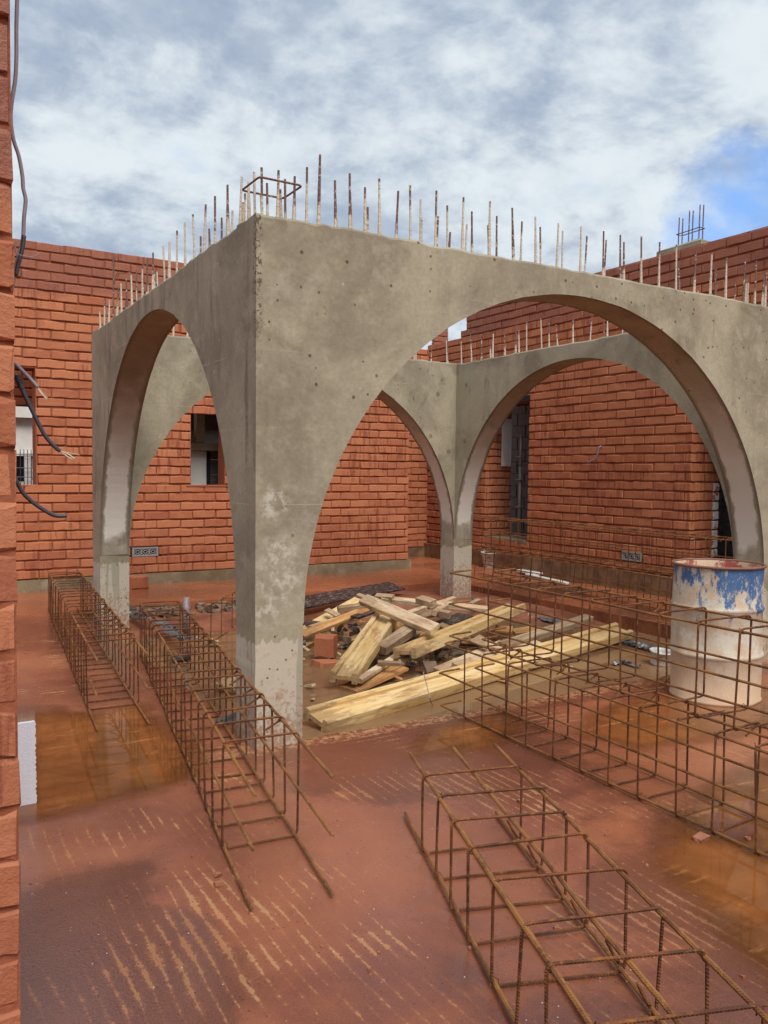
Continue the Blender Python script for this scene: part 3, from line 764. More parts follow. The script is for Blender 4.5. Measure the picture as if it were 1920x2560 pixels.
for zz in (z0_+.12, z0_+.26, z1_+.02):
    mb = MB(); mb.tube([(-.9, -.10, zz), (.5, -.10, zz)], .006, 5); mb.build('window_bar', M['conduit'], r_)
# interior brick return above the white lintel
r2 = empty('brick_return', (1.5, 10.6, 0), 'shaded red brick return inside the left window opening', 'wall')
brick_wall(r2, (.4, 11.2), (1, 0), (0, 1), 1.5, aty(60, 1012, 11.2).z, 3.4, [], .05, limit=60, thick=.2)
r_ = empty('unfinished_interior', (3.6, 10.6, 0), 'unfinished concrete post, shelf beam and rubble inside the small window opening', 'interior')
mb = MB(); mb.box((-.5, .0, 1.66), (.9, .22, 1.76), j=.006); mb.build('shelf_beam', M['conc'], r_)
mb = MB(); mb.box((-.06, .03, 1.76), (.05, .16, 2.5), j=.012); mb.build('post', M['conc'], r_)
mb = MB(); mb.box((-.22, .05, 1.76), (-.09, .16, 1.89), j=.02); mb.build('rubble_block', M['rubble'], r_)
mb = MB(); mb.box((-.5, -.42, 2.14), (.8, -.02, 2.17), j=.004); mb.build('board', M['wood_grey'], r_)
for k in range(5):
    mb = MB(); mb.box((-.25+.12*k, -.3, 2.17), (-.15+.12*k, -.1, 2.25+.05*k), j=.02); mb.build('rubble_block', M['rubble'], r_)
mb = MB(); mb.box((-.5, .12, .9), (.10, .15, 1.655)); mb.build('panel', M['white'], r_)
mb = MB(); mb.box((.11, .14, .9), (.16, .18, 1.655)); mb.build('post', M['dark'], r_)
for k in range(5):
    for q in range(3):
        inst('block', bme, r_, (.12+q*.4-.2*(k % 2), .24, .75+k*.2))
mb = MB(); mb.box((-1.2, 1.6, 0), (1.6, 1.7, 3.2)); mb.box((-1.2, .9, 2.75), (1.6, 1.7, 2.85)); mb.box((-1.25, .2, 0), (-1.2, 1.7, 2.9)); mb.box((1.6, .2, 0), (1.65, 1.7, 2.9)); mb.build('back_wall', M['block'], r_)  # ceiling strip added, set back so only the upper interior stays dark

# near wall on the left edge of the picture (the doorway we look through)
XN, YN = .243, 1.886
rn = empty('brick_wall', (XN, YN, 0), 'close red brick wall edge along the left side of the picture', 'wall')
VARN = []
for k in range(6):
    vs, fs = brick_mesh(.29, BH, .085, 300+k, .006, .005); mb = MB(); mb.add(vs, fs); VARN.append((vs, fs, mb.mesh('brick', M['brick_near'])))
zn = aty(30, 47, YN).z
zn0 = zn-math.floor(zn/CH)*CH-CH
brick_wall(rn, (-.9, YN), (1, 0), (0, 1), XN+.9, zn0, 3.4, [], .14, thick=.3, variants=VARN, rake=.009, bh=.099, endin=.006)

# ------------------------------------------------------------------ pavilion
pav = empty('concrete_pavilion', (FC.x, FC.y, 0), 'grey concrete pavilion of four arches on square columns with bars sticking out of its top', 'pavilion')
def arched_wall(W, label=None, ends=(True, True)):
    L, s0, s1 = W['L'], W['s0'], W['s1']
    ss = []
    for i in range(4): 
        if s0 > .01: ss.append((s0*i/4, ZS))
    a = (s1-s0)/2; c = (s0+s1)/2; N_ = 72
    for i in range(N_+1):
        th = math.pi-math.pi*i/N_
        ss.append((c+a*math.cos(th), ZS+(ZC-ZS)*math.sin(th)))
    if s1 < L-.01:
        for i in range(1, 5): ss.append((s1+(L-s1)*i/4, ZS))
    me_v = []; fs = []; mi = []; uv = []
    def P(s, off, z, j=0.0):
        p = W['A']+W['d']*s+W['n']*off
        return (p.x-FC.x, p.y-FC.y, z)
    n_ = len(ss)
    for (s, zb) in ss:
        X_ = W['A']+W['d']*s
        zt0 = ZT+.010*nz(X_.x, X_.y, 1, 7)+.007*nz(X_.x, X_.y, 5, 26)+.012*nz(X_.x, X_.y, 9, 1.3)
        zt1 = ZT+.012*nz(X_.x, X_.y, 3, 7)+.007*nz(X_.x, X_.y, 8, 26)
        jb = .004*nz(s, 3, zb, 22) if ZS+.01 < zb else 0
        me_v += [P(s, 0, zb+jb), P(s, .008+.003*nz(s, 1, 2, 30), zt0), P(s, TH, zt1), P(s, TH, zb+jb), P(s, .0, zt0-.012-.006*nz(s, 8, 1, 20)), P(s, TH*.5, ZT+.015*nz(s, X_.x, 2, 6))]
    for i in range(n_-1):
        k, q = i*6, (i+1)*6
        zi = (ss[i][1]+ss[i+1][1])/2; arch = ss[i][1] > ZS+1e-6 or ss[i+1][1] > ZS+1e-6
        fs += [(k, q, q+4, k+4), (k+4, q+4, q+1, k+1), (k+1, q+1, q+5, k+5), (k+5, q+5, q+2, k+2), (k+2, q+2, q+3, k+3), (k+3, q+3, q, k)]
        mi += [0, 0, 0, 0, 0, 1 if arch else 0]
    e = (n_-1)*6
    if ends[0]: fs.append((0, 4, 1, 5, 2, 3)); mi.append(0)
    if ends[1]: fs.append((e+3, e+2, e+5, e+1, e+4, e)); mi.append(0)
    me = bpy.data.meshes.new('arched_beam'); me.from_pydata(me_v, [], fs)
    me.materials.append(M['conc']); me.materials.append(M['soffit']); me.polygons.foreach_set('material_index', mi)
    ul = me.uv_layers.new(name='UVMap')
    for p in me.polygons:
        for li in p.loop_indices:
            vi = me.loops[li].vertex_index % 6
            ul.data[li].uv = ({0: 0.0, 3: 1.0}.get(vi, .5), me.vertices[me.loops[li].vertex_index].co.z)
    me.update()
    # even the winding
    import bmesh
    bm = bmesh.new(); bm.from_mesh(me); bmesh.ops.recalc_face_normals(bm, faces=bm.faces); bm.to_mesh(me); bm.free()
    o = bpy.data.objects.new('arched_beam', me); col.objects.link(o); o.parent = pav
    if label: o['label'] = label
    return o
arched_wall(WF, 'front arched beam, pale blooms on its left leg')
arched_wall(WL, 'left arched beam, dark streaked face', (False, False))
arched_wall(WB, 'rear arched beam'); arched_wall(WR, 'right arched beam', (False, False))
for (c, vx, vy) in ((FC, dF, Vector((0, 1))), (RC, dF, Vector((0, 1))), (LC, dB, Vector((-.02, 1))), (BC, dB, Vector((-.02, 1)))):
    mb = MB(); R_ = []; NZ = 10
    for k in range(NZ+1):
        z = -.30+(ZS+.30)*k/NZ
        e = .0
        for (a, b_) in ((e, e), (TH*.5, e), (TH-e, e), (TH-e, TH*.5), (TH-e, TH-e), (TH*.5, TH-e), (e, TH-e), (e, TH*.5)):
            p = c+vx*a+vy*b_; j = .0035 if k < NZ else 0.0
            R_.append((p.x-FC.x+j*nz(p.x, p.y, z, 13), p.y-FC.y+j*nz(p.y, z, p.x, 13), z))
    fs = [(k*8+i, k*8+(i+1) % 8, (k+1)*8+(i+1) % 8, (k+1)*8+i) for k in range(NZ) for i in range(8)]
    mb.add(R_, fs); mb.build('column', M['conc_low'], pav)

# cement-filled tie holes on the inner faces by the far column
for (px, py, W) in ((1095, 985, WB), (1122, 1128, WB), (1166, 962, WR), (1162, 1103, WR), (1076, 1090, WB)):
    n2_ = Vector((W['d'].y, -W['d'].x)); r0 = ray(px, py); q = CAM+r0*(n2_.dot(W['A'])/n2_.dot(r0.xy))
    mb = MB(); n_ = Vector((-W['n'].x, -W['n'].y, 0)).normalized(); mb.tube([-n_*.01, n_*.002], .026, 12); mb.build('tie_hole', M['plinth'], pav, loc=(q.x-FC.x, q.y-FC.y, q.z))
# starter bars
def starter_mesh(seed, r=.0065):
    rs = random.Random(seed); pts = []; rad = []
    bx, by = rs.uniform(-.02, .02), rs.uniform(-.02, .02)
    for i in range(7):
        t_ = i/6; pts.append((bx*t_*t_, by*t_*t_, -.05*(i == 0)+t_)); rad.append(r*(1.75-.75*t_)*rs.uniform(.85, 1.15) if i < 6 else r*.9)
    mb_ = MB(); mb_.tube(pts, r, 6, radii=rad); return mb_.mesh('starter_bar', M['starter'])
SM = [starter_mesh(k) for k in range(8)]
# unit-high meshes would stretch their material: bake a few real heights instead
def starter(p, h, lean=(0, 0)):
    rs = rnd; pts = []; rad = []
    n_ = 6; cake = rs.uniform(.25, .95)
    for i in range(n_+1):
        t_ = i/n_; pts.append((lean[0]*t_, lean[1]*t_, -.04 if i == 0 else h*t_))
        rad.append(.0061*((1.0+1.1*max(0, cake-t_)*rs.uniform(.7, 1.3))))
    mb_ = MB(); mb_.tube(pts, .006, 6, radii=rad)
    o = mb_.build('starter_bar', M['starter'], pav, loc=(p[0]-FC.x, p[1]-FC.y, p[2])); return o
# front beam: (px of foot, py of tip) read along the outer and inner rows
front_o = [(767, 417), (797, 388), (839, 450), (876, 435), (914, 468), (950, 446), (991, 478), (1028, 463), (1090, 475), (1157, 492), (1225, 505), (1286, 520), (1342, 541), (1394, 558), (1453, 567), (1510, 577), (1553, 588), (1606, 592), (1650, 606), (1693, 612), (1738, 628), (1778, 637), (1817, 645), (1860, 651), (1890, 653), (1915, 680)]
front_i = [(1052, 499), (1120, 515), (1182, 529), (1243, 540), (1303, 555), (1354, 568), (1407, 578), (1463, 590), (1512, 600), (1562, 605), (843, 487), (881, 480), (920, 517), (1054, 545), (1092, 540), (1122, 580), (1164, 560), (1225, 563), (1242, 596), (1865, 688), (1907, 690), (1790, 668), (1700, 655)]
for lst, off in ((front_o, .055), (front_i, .20)):
    for (px, py) in lst:
        Y = FC.y+off; q = aty(px, py, Y)
        starter((q.x, Y, ZT), max(.05, q.z-ZT), (rnd.uniform(-.012, .012), rnd.uniform(-.01, .01)))
def onL(px, py, off):
    A = FC+Vector((off, 0)); d = (LC-FC).normalized(); n = Vector((d.y, -d.x)); r = ray(px, py); t_ = n.dot(A)/n.dot(r.xy); return CAM+r*t_
left_o = [(599, 442), (570, 463), (538, 489), (510, 512), (487, 535), (463, 555), (442, 577), (423, 604), (412, 616), (382, 632), (366, 647), (355, 662), (330, 687), (317, 698), (304, 708), (292, 718), (283, 642), (272, 750), (251, 775)]
left_i = [(614, 482), (607, 505), (577, 528), (554, 546), (527, 572), (502, 590), (414, 676), (388, 680), (396, 673), (371, 692), (356, 712), (342, 677), (343, 718), (315, 755), (265, 748), (260, 752)]
for lst, off in ((left_o, .055), (left_i, .20)):
    for (px, py) in lst:
        q = onL(px, py, off); starter((q.x, q.y, ZT), max(.06, min(.6, q.z-ZT)), (rnd.uniform(-.01, .01), rnd.uniform(-.015, .015)))
# corner cluster over the front column with its tie
cc = FC+Vector((.14, .14))
for (a, b_, h) in ((-.09, -.09, .235), (-.005, -.085, .24), (.085, -.085, .23), (-.09, .0, .24), (-.085, .09, .225), (.02, .095, .235), (.09, .03, .25), (.10, .10, .22), (-.06, -.02, .13), (-.10, .13, .12)):
    starter((cc.x+a, cc.y+b_, ZT), h, (rnd.uniform(-.008, .008), rnd.uniform(-.008, .008)))
mb = MB(); lp = []
for (a, b_) in ((-.115, -.115), (.115, -.115), (.115, .115), (-.115, .115)):
    for k in (0, 1, 2):
        ang = {(-1, -1): math.pi, (1, -1): -math.pi/2, (1, 1): 0, (-1, 1): math.pi/2}[(int(math.copysign(1, a)), int(math.copysign(1, b_)))]+k*math.pi/4
        lp.append((a*.85+.018*math.cos(ang), b_*.85+.018*math.sin(ang), .18))
mb.tube(lp, .0055, 6, True); mb.build('tie', M['starter'], pav, loc=(cc.x-FC.x, cc.y-FC.y, ZT))
# far beams
for W, hh in ((WR, .27), (WB, .24)):
    for off in (.05, .2):
        s = .1
        while s < W['L']-.05:
            p = W['A']+W['d']*s+W['n']*off
            starter((p.x, p.y, ZT), hh*rnd.uniform(.65, 1.25), (rnd.uniform(-.02, .02), rnd.uniform(-.02, .02)))
            s += rnd.uniform(.16, .24) if off < .1 else rnd.uniform(.25, .5)
# small bent tie wire on the left beam
q = onL(283, 700, .06)
mb = MB(); mb.tube([(0, 0, 0), (.0, .0, .30), (.02, -.03, .42), (.12, -.10, .43)], .004, 5); mb.build('bent_wire', M['starter'], pav, loc=(q.x-FC.x, q.y-FC.y, ZT))

# ------------------------------------------------------------------ rebar cages
def loop_pts(w_, h_, r=.022):
    out = []
    for (a, b_, a0) in ((r, r, math.pi), (w_-r, r, 1.5*math.pi), (w_-r, h_-r, 0), (r, h_-r, .5*math.pi)):
        for k in range(4):
            an = a0+k*math.pi/6; out.append((a+r*math.cos(an), 0, b_+r*math.sin(an)))
    return out
def cage(name, label, near, far, w_, h_, n, first=0.0, last=None, over0=(.3, .3, .3), over1=.1, flat=False, hook=None, z=0.006, rs=.0047, rb=.0061, tilt=0.0, mid=True, seed=1, group='rebar cages lying on the site', hooks=False):
    r_ = random.Random(seed); A, B = Vector((*near, z)), Vector((*far, z)); d = (B-A); Ld = d.length
    rz = math.atan2(d.y, d.x)-math.pi/2
    root = empty(name, A, label, 'rebar cage', group, rz)
    mes = []
    for k in range(5):
        mb_ = MB(); pts = loop_pts(w_, h_)
        j = [r_.uniform(-.004, .004) for _ in range(8)]
        pts = [(x+j[0]*z_/h_, y+j[1]*x/w_, z_+j[2]*x/w_) for x, y, z_ in pts]
        mb_.tube(pts, rs, 5, True)
        for (tx, tz) in ((.011, .011), (w_-.011, .011), (.011, h_-.011), (w_-.011, h_-.011)):      # tie wire knots
            if r_.random() < .3: continue
            a0 = r_.uniform(0, 3); rr = .0105
            mb_.tube([(tx+rr*math.cos(a0+q*1.4), .004*(q-2)+.006*math.sin(q*2.1), tz+rr*math.sin(a0+q*1.4)) for q in range(6)]+[(tx+.02*math.cos(a0+7), r_.uniform(-.012, .012), tz+.02*math.sin(a0+7))], .0018, 4)
        # bent hook ends
        if hooks:
            mb_.tube([(w_-.004, .006, h_*.02), (w_-.03, .012, .045), (w_-.05, .016, .085)], rs, 5)
        elif k % 2 == 0:
            mb_.tube([(w_-.004, .006, h_-.008), (w_-.05, .012, h_-.035), (w_-.075, .014, h_-.05)], rs, 5)
        mes.append(mb_.mesh('stirrup', M['rust_dark']))
    for i in range(n):
        y = first+(Ld-first)*i/(n-1)
        o = inst('stirrup', r_.choice(mes), root, (r_.uniform(-.004, .004), y+r_.uniform(-.012, .012), 0), (tilt+r_.uniform(-.045, .045), r_.uniform(-.014, .014), r_.uniform(-.06, .06)))
    ins = rs+rb
    if not flat:
        bars = [(ins, ins, 2), (w_-ins, ins, 2), (ins, h_-ins, 0), (w_-ins, h_-ins, 0)]
        if mid: bars += [(ins, h_*.5, 1), (w_-ins, h_*.5, 1)]
    else:
        bars = [(ins, ins, 2), (w_-ins, ins, 2), (ins, h_-ins, 0), (w_-ins, h_-ins, 0), (w_*.5, h_-ins, 1), (w_*.5, ins, 2)]
        bars += [(ins+.03, h_*.5+.06, 2)] if False else []
    for (x, z_, g) in bars:
        y0, y1 = -over0[g]+r_.uniform(-.04, .04), Ld+over1+r_.uniform(-.04, .04)
        pts = []
        for k in range(9):
            t_ = k/8; pts.append((x+r_.uniform(-.003, .003), y0+(y1-y0)*t_, z_+r_.uniform(-.003, .003)))
        if hook: pts += [(x, y1+.012, z_), (x+hook*.25, y1+.022, z_+.004), (x+hook, y1+.02, z_+.01)]
        mb_ = MB(); mb_.tube(pts, rb, 6); mb_.build('bar', M['rust'], root)
    return root
cage('rebar_cage', 'rusty rebar cage lying farthest left, beside the puddle and the left column', (.985, 4.93), (1.34, 8.42), .29, .395, 22, over0=(.42, .42, .42), over1=.28, seed=3)
cage('rebar_cage', 'rusty rebar cage running past the foot of the front column', (1.045, 2.86), (1.61, 6.13), .29, .405, 19, over0=(.50, .50, .50), over1=.14, seed=4)
# foreground cage on its side: runs toward the camera
cage('rebar_cage', 'rusty rebar cage lying on its side in the right foreground, nearest the camera', (.905, .40), (1.664, 2.455), .39, .295, 12, over0=(.1, .1, .1), over1=.30, flat=True, rs=.0050, rb=.0067, seed=5, hooks=True)
cage('rebar_cage', 'lower rusty rebar cage of the stacked pair beside the blue drum, resting on the slab', (2.690, .90), (2.797, 3.73), .29, .40, 16, over0=(.1, .1, .1), over1=.24, hook=.15, seed=6)
cage('rebar_cage', 'upper rusty rebar cage of the stacked pair beside the blue drum', (2.76, .98), (2.86, 3.60), .30, .40, 14, over0=(.1, .1, .1), over1=.36, hook=.16, seed=7, z=.414)
cage('rebar_cage', 'lower rusty rebar cage of the pair lying along the right brick wall', (6.52, 4.9), (6.72, 8.75), .30, .40, 21, over0=(.1, .1, .1), over1=.3, seed=8, tilt=.10)
cage('rebar_cage', 'upper rusty rebar cage of the pair lying along the right brick wall', (6.66, 4.7), (6.80, 8.9), .30, .40, 22, over0=(.1, .1, .1), over1=.25, seed=9, z=.415)
a = at(470, 1566, -.10); b_ = at(640, 1540, -.10)
cage('rebar_cage', 'small thin rebar cage standing in the pit water behind the front column', (2.45, 7.0), (3.25, 8.05), .42, .36, 5, over0=(.2, .2, .2), over1=.3, rs=.0045, rb=.005, seed=10, z=-.13, mid=False)

# ------------------------------------------------------------------ drum
base = at(1785, 1767); dr = Vector((base.x, base.y, 0)); dr += Vector((base.x, base.y)).normalized().to_3d()*.272
r_ = empty('oil_drum', (dr.x, dr.y, 0), 'battered blue steel drum smeared with cream plaster beside the stacked cages', 'drum')
H, RD = .845, .270
prof = [(RD-.006, 0.0), (RD+.002, .004), (RD+.002, .018), (RD-.004, .024), (RD-.003, .27), (RD+.004, .283), (RD+.009, .293), (RD+.004, .303), (RD-.003, .315), (RD-.003, .56), (RD+.004, .573), (RD+.009, .583), (RD+.004, .593), (RD-.003, .605), (RD-.004, H-.03), (RD-.002, H-.006)]
def lathe(prof, n=72, dent=0.0):
    mb_ = MB(); vs = []
    for (r0, z) in prof:
        for k in range(n):
            a_ = 2*math.pi*k/n; rr = r0+dent*nz(math.cos(a_), math.sin(a_), z*1.4, 2.3)
            vs.append((rr*math.cos(a_), rr*math.sin(a_), z+dent*.3*nz(math.cos(a_), math.sin(a_), 9, 2)))
    mb_.add(vs, [(i*n+k, i*n+(k+1) % n, (i+1)*n+(k+1) % n, (i+1)*n+k) for i in range(len(prof)-1) for k in range(n)]); return mb_
lathe(prof, dent=.009).build('shell', M['drum'], r_, True)
lathe([(RD-.007, H-.004), (RD-.010, .5), (RD-.010, .10), (.01, .10)], dent=.004).build('inside', M['drum_in'], r_, True)
mb = MB(); mb.tube([((RD+.003+.009*nz(math.cos(a_), math.sin(a_), H*1.4, 2.3))*math.cos(a_), (RD+.003+.009*nz(math.cos(a_), math.sin(a_), H*1.4, 2.3))*math.sin(a_), H-.001+.0018*nz(math.cos(a_), math.sin(a_), 9, 2)) for a_ in [2*math.pi*k/72 for k in range(72)]], .0085, 8, True)
mb.build('rim', M['rim'], r_, True)

# ------------------------------------------------------------------ timber heap
def frame(p, q, roll=0.0):
    p, q = Vector(p), Vector(q); x = (q-p).normalized(); up = Vector((0, 0, 1))
    y = up.cross(x).normalized(); z = x.cross(y)
    y, z = y*math.cos(roll)+z*math.sin(roll), z*math.cos(roll)-y*math.sin(roll)
    M_ = Matrix.Identity(4)
    for i in range(3): M_[i][0], M_[i][1], M_[i][2], M_[i][3] = x[i], y[i], z[i], p[i]
    return M_, (q-p).length
def plank(name, label, p, q, w_, t_, m_, roll=0.0, cat='plank', group=None, j=.003, endcut=0.0):
    M_, L = frame(p, q, roll); mb_ = MB()
    N_ = max(2, int(L/.25)); vs = []
    ph = rnd.uniform(0, 9)
    for i in range(N_+1):
        x = L*i/N_; b_ = .006*math.sin(x*2+ph)
        ch = min(.004, t_*.2)
        e = endcut*(1 if i == N_ else 0)
        for (yy, zz) in ((-w_/2+ch, -t_/2), (w_/2-ch, -t_/2), (w_/2, -t_/2+ch), (w_/2, t_/2-ch), (w_/2-ch, t_/2), (-w_/2+ch, t_/2), (-w_/2, t_/2-ch), (-w_/2, -t_/2+ch)):
            vs.append((x+(e*yy/w_ if e else 0)+rnd.uniform(-j, j), yy+rnd.uniform(-j, j)*.4, zz+b_+rnd.uniform(-j, j)*.4))
    fs = [(i*8+k, i*8+(k+1) % 8, (i+1)*8+(k+1) % 8, (i+1)*8+k) for i in range(N_) for k in range(8)]
    fs += [tuple(range(7, -1, -1)), tuple(N_*8+k for k in range(8))]
    mb_.add(vs, fs); o = mb_.build(name, m_); o.matrix_world = M_
    return tag(o, label, cat, group)
def hbeam(label, p, q, roll=0.0, W_=.20, fl=.042, hh=.08):
    """timber I-beam lying with its web flat: two flanges along the sides, thin web between."""
    M_, L = frame(p, q, roll); root = bpy.data.objects.new('formwork_beam', None); col.objects.link(root); root.empty_display_size = .1
    root.matrix_world = M_; tag(root, label, 'timber beam', 'yellow timber I-beams in the heap')
    for s_ in (-1, 1):
        N_ = 10; vs = []; c0 = s_*(W_/2-fl/2)
        for i in range(N_+1):
            x = L*i/N_+(rnd.uniform(-.012, .012) if i in (0, N_) else 0)
            for (yy, zz) in ((-fl/2+.006, -hh/2), (fl/2-.006, -hh/2), (fl/2, -hh/2+.006), (fl/2, hh/2-.006), (fl/2-.006, hh/2), (-fl/2+.006, hh/2), (-fl/2, hh/2-.006), (-fl/2, -hh/2+.006)):
                vs.append((x, c0+yy+rnd.uniform(-.0015, .0015), zz+rnd.uniform(-.0015, .0015)))
        fs = [(i*8+k, i*8+(k+1) % 8, (i+1)*8+(k+1) % 8, (i+1)*8+k) for i in range(N_) for k in range(8)]+[tuple(range(7, -1, -1)), tuple(N_*8+k for k in range(8))]
        mb_ = MB(); mb_.add(vs, fs); mb_.build('flange', M['beam_y'], root)
    mb_ = MB(); mb_.box((.01, -W_/2+fl, -.014), (L-.012, W_/2-fl, .014)); mb_.build('web', M['beam_y'], root)
    return root
def z3(u, v): return 740+.2411*u, 1430+.2411*v
def z4(u, v): return 1040+.2411*u, 1430+.2411*v
def A3(u, v, z): return at(*z3(u, v), z)
def A4(u, v, z): return at(*z4(u, v), z)
hbeam('yellow timber I-beam sloping out of the middle of the heap toward the front column', A3(490, 1105, -.03), A3(945, 460, .16), .05)
hbeam('yellow timber I-beam lying across the right of the heap, brick chips under its left end', A3(1130, 840, .06), A4(1040, 370, .10), -.12)
hbeam('longest yellow timber I-beam lying in the water along the near edge of the heap', A3(190, 1545, -.07), at(1558, 1576, -.03), .28)
HG = 'pieces of the timber heap'
plank('film_board', 'long black film-faced plywood board at the back of the heap', A3(-60, 345, .02), A3(1045, 140, .03), .26, .02, M['film'], .25, 'board')
plank('batten', 'weathered grey batten stub propped beside the black board', A3(435, 390, .16), A3(750, 345, .19), .07, .05, M['wood_grey'], .1, 'batten')
plank('plank', 'orange plank leaning out of the left of the heap', A3(60, 650, .0), A3(735, 385, .16), .09, .03, M['wood_orange'], .35)
plank('plank', 'yellow plank under the orange one at the left of the heap', A3(60, 625, -.04), A3(645, 285, .10), .10, .03, M['beam_y'], .2)
plank('plank', 'short yellow plank lying in the water next to the front column', A3(40, 770, -.09), A3(315, 635, -.06), .09, .035, M['beam_y'], .4)
plank('plank', 'dark edged pale plank crossing the top of the heap', A3(705, 290, .30), A3(1440, 590, .17), .11, .05, M['wood_pale'], .5)
plank('plank', 'black sided board under the crossing plank', A3(610, 470, .12), A3(900, 360, .15), .09, .02, M['film'], .1, 'board')
plank('plank', 'long pale plank at the back of the heap pointing to the far column', A3(880, 285, .18), A4(745, 385, .10), .09, .045, M['wood_pale'], .2)
plank('plank', 'square pale stick pointing up to the far column foot', A3(1060, 480, .20), A4(395, 270, .10), .05, .045, M['wood_pale'], .2)
plank('timber_block', 'thick pale timber block sitting on top of the heap', A3(1275, 290, .22), A3(1420, 335, .2), .10, .06, M['wood_pale'], .15, 'block')
plank('plank', 'split pale batten end behind the right I-beam', A4(185, 435, .16), A4(350, 330, .12), .05, .045, M['wood_pale'], .2)
plank('timber_block', 'small pale timber block lying behind the right I-beam', A4(250, 430, .14), A4(350, 450, .13), .07, .06, M['wood_pale'], .1, 'block')
plank('plank', 'brown weathered timber wedged between the two short I-beams', A3(880, 815, .02), A3(1190, 600, .12), .10, .07, M['wood_grey'], .2)
plank('plank', 'small orange board end leaning under the crossing plank', A3(1040, 600, .03), A3(1120, 545, .06), .10, .06, M['wood_orange'], .1)
plank('plank', 'wide orange board half sunk in the water under the sloping I-beam', A3(540, 1235, -.12), A3(1080, 985, -.055), .16, .025, M['wood_orange'], .08)
plank('plank', 'narrow pale batten on the edge of the sunken orange board', A3(650, 1130, -.05), A3(1050, 880, -.01), .05, .035, M['wood_pale'], .2)
plank('plank', 'short grey stick lying flat in the middle of the heap', A3(850, 945, .01), A3(1095, 960, .01), .035, .03, M['wood_grey'], .2, 'stick')
plank('plank', 'pale ripped plywood strip lying beside the longest I-beam', A4(250, 1020, -.06), A4(760, 810, -.03), .13, .018, M['wood_pale'], .15, endcut=.6)
plank('plank', 'second pale strip alongside the longest I-beam', A4(430, 1000, -.05), A4(1250, 720, -.02), .12, .03, M['wood_pale'], .3)
plank('plank', 'grey weathered plank sticking out of the heap toward the drum', A4(900, 770, .0), at(1472, 1543, .04), .10, .05, M['wood_grey'], .15)
for k in range(4):
    plank('thin_board', '%s thin plywood offcut of the small stack behind the stacked cages' % ('lowest', 'second lowest', 'second highest', 'topmost')[k], A4(450+10*k, 770-22*k, -.05+.022*k), A4(745-8*k, 790-24*k, -.05+.022*k), .14, .014, M['ply'], .05, 'board')
plank('thin_board', 'torn pale plywood piece on top of the small stack', A4(610, 680, .06), A4(750, 760, .04), .10, .014, M['wood_pale'], .5, 'board', endcut=.5)
plank('film_board', 'square black offcut behind the right I-beam', A4(290, 540, .06), A4(510, 450, .06), .16, .016, M['film'], .1, 'board')
plank('plank', 'brown board scrap lying in the far right of the heap', A4(820, 590, .0), A4(1000, 600, .0), .12, .03, M['wood_orange'], .2)
plank('plank', 'reddish board scrap next to the brown one', A4(1000, 620, -.02), A4(1240, 590, -.02), .09, .03, M['wood_orange'], .3)
plank('plank', 'thin splinter lying behind the sloping I-beam', A3(520, 725, -.05), A3(690, 665, -.03), .03, .012, M['wood_orange'], .2, 'stick')
plank('plank', 'dark rotten stick at the left of the heap', A3(440, 610, -.06), A3(470, 540, .05), .03, .03, M['wood_grey'], .2, 'stick')
plank('plank', 'pale split offcut on the left of the heap', A3(320, 395, .10), A3(440, 460, .07), .06, .015, M['wood_pale'], .3)
plank('plank', 'short pale peg at the far right of the heap', A4(560, 340, .02), A4(650, 300, .03), .05, .04, M['wood_pale'], .2, 'stick')
plank('plank', 'thin upright splinter near the far column', A4(730, 360, -.05), A4(728, 265, .05), .02, .012, M['wood_pale'], 0, 'stick')
for (u, v, u2, v2, zz, lab) in ((700, 560, 720, 640, .02, 'grey crumpled foil scrap'), (1180, 690, 1240, 640, .05, 'pale shard'), (1050, 560, 1100, 590, .03, 'orange timber cube')):
    plank('offcut', lab+' in the dark middle of the heap', A3(u, v, zz), A3(u2, v2, zz+.02), .08, .05, M['wood_orange' if 'orange' in lab else 'wood_grey'], .3, 'offcut')
extra = [((150, 585), (520, 470), .02, .07, .08, .03, 'wood_pale', 'pale plank end showing under the orange plank at the left of the heap'),
         ((560, 720), (760, 640), -.06, -.02, .10, .025, 'wood_grey', 'dull brown board end behind the sloping I-beam'),
         ((960, 480), (1130, 700), .10, .02, .09, .03, 'wood_orange', 'orange board slipping down beside the sloping I-beam'),
         ((1200, 480), (1500, 420), .12, .14, .08, .03, 'wood_grey', 'brown plank end under the square pale stick'),
         ((1330, 400), (1560, 470), .15, .11, .06, .04, 'wood_pale', 'pale batten sloping behind the crossing plank'),
         ((1180, 720), (1420, 600), .02, .06, .07, .05, 'wood_orange', 'orange batten jammed under the right I-beam'),
         ((720, 270), (640, 240), .22, .24, .06, .02, 'wood_pale', 'pale chip poking up above the grey batten stub'),
         ((830, 255), (1010, 270), .2, .2, .07, .04, 'wood_pale', 'short pale batten at the top back of the heap'),
         ((1480, 350), (1650, 330), .12, .10, .08, .03, 'wood_grey', 'brown plank lying toward the far column'),
         ((1500, 560), (1640, 620), .06, .05, .06, .04, 'wood_grey', 'short brown batten under the right I-beam'),
         ((230, 545), (90, 520), .03, .0, .12, .02, 'film', 'black board end tucked behind the left planks')]
for (a, b_, za, zb_, w_, t_, m_, lab) in extra:
    plank('plank', lab, A3(*a, za), A3(*b_, zb_), w_, t_, M[m_], rnd.uniform(-.2, .4))
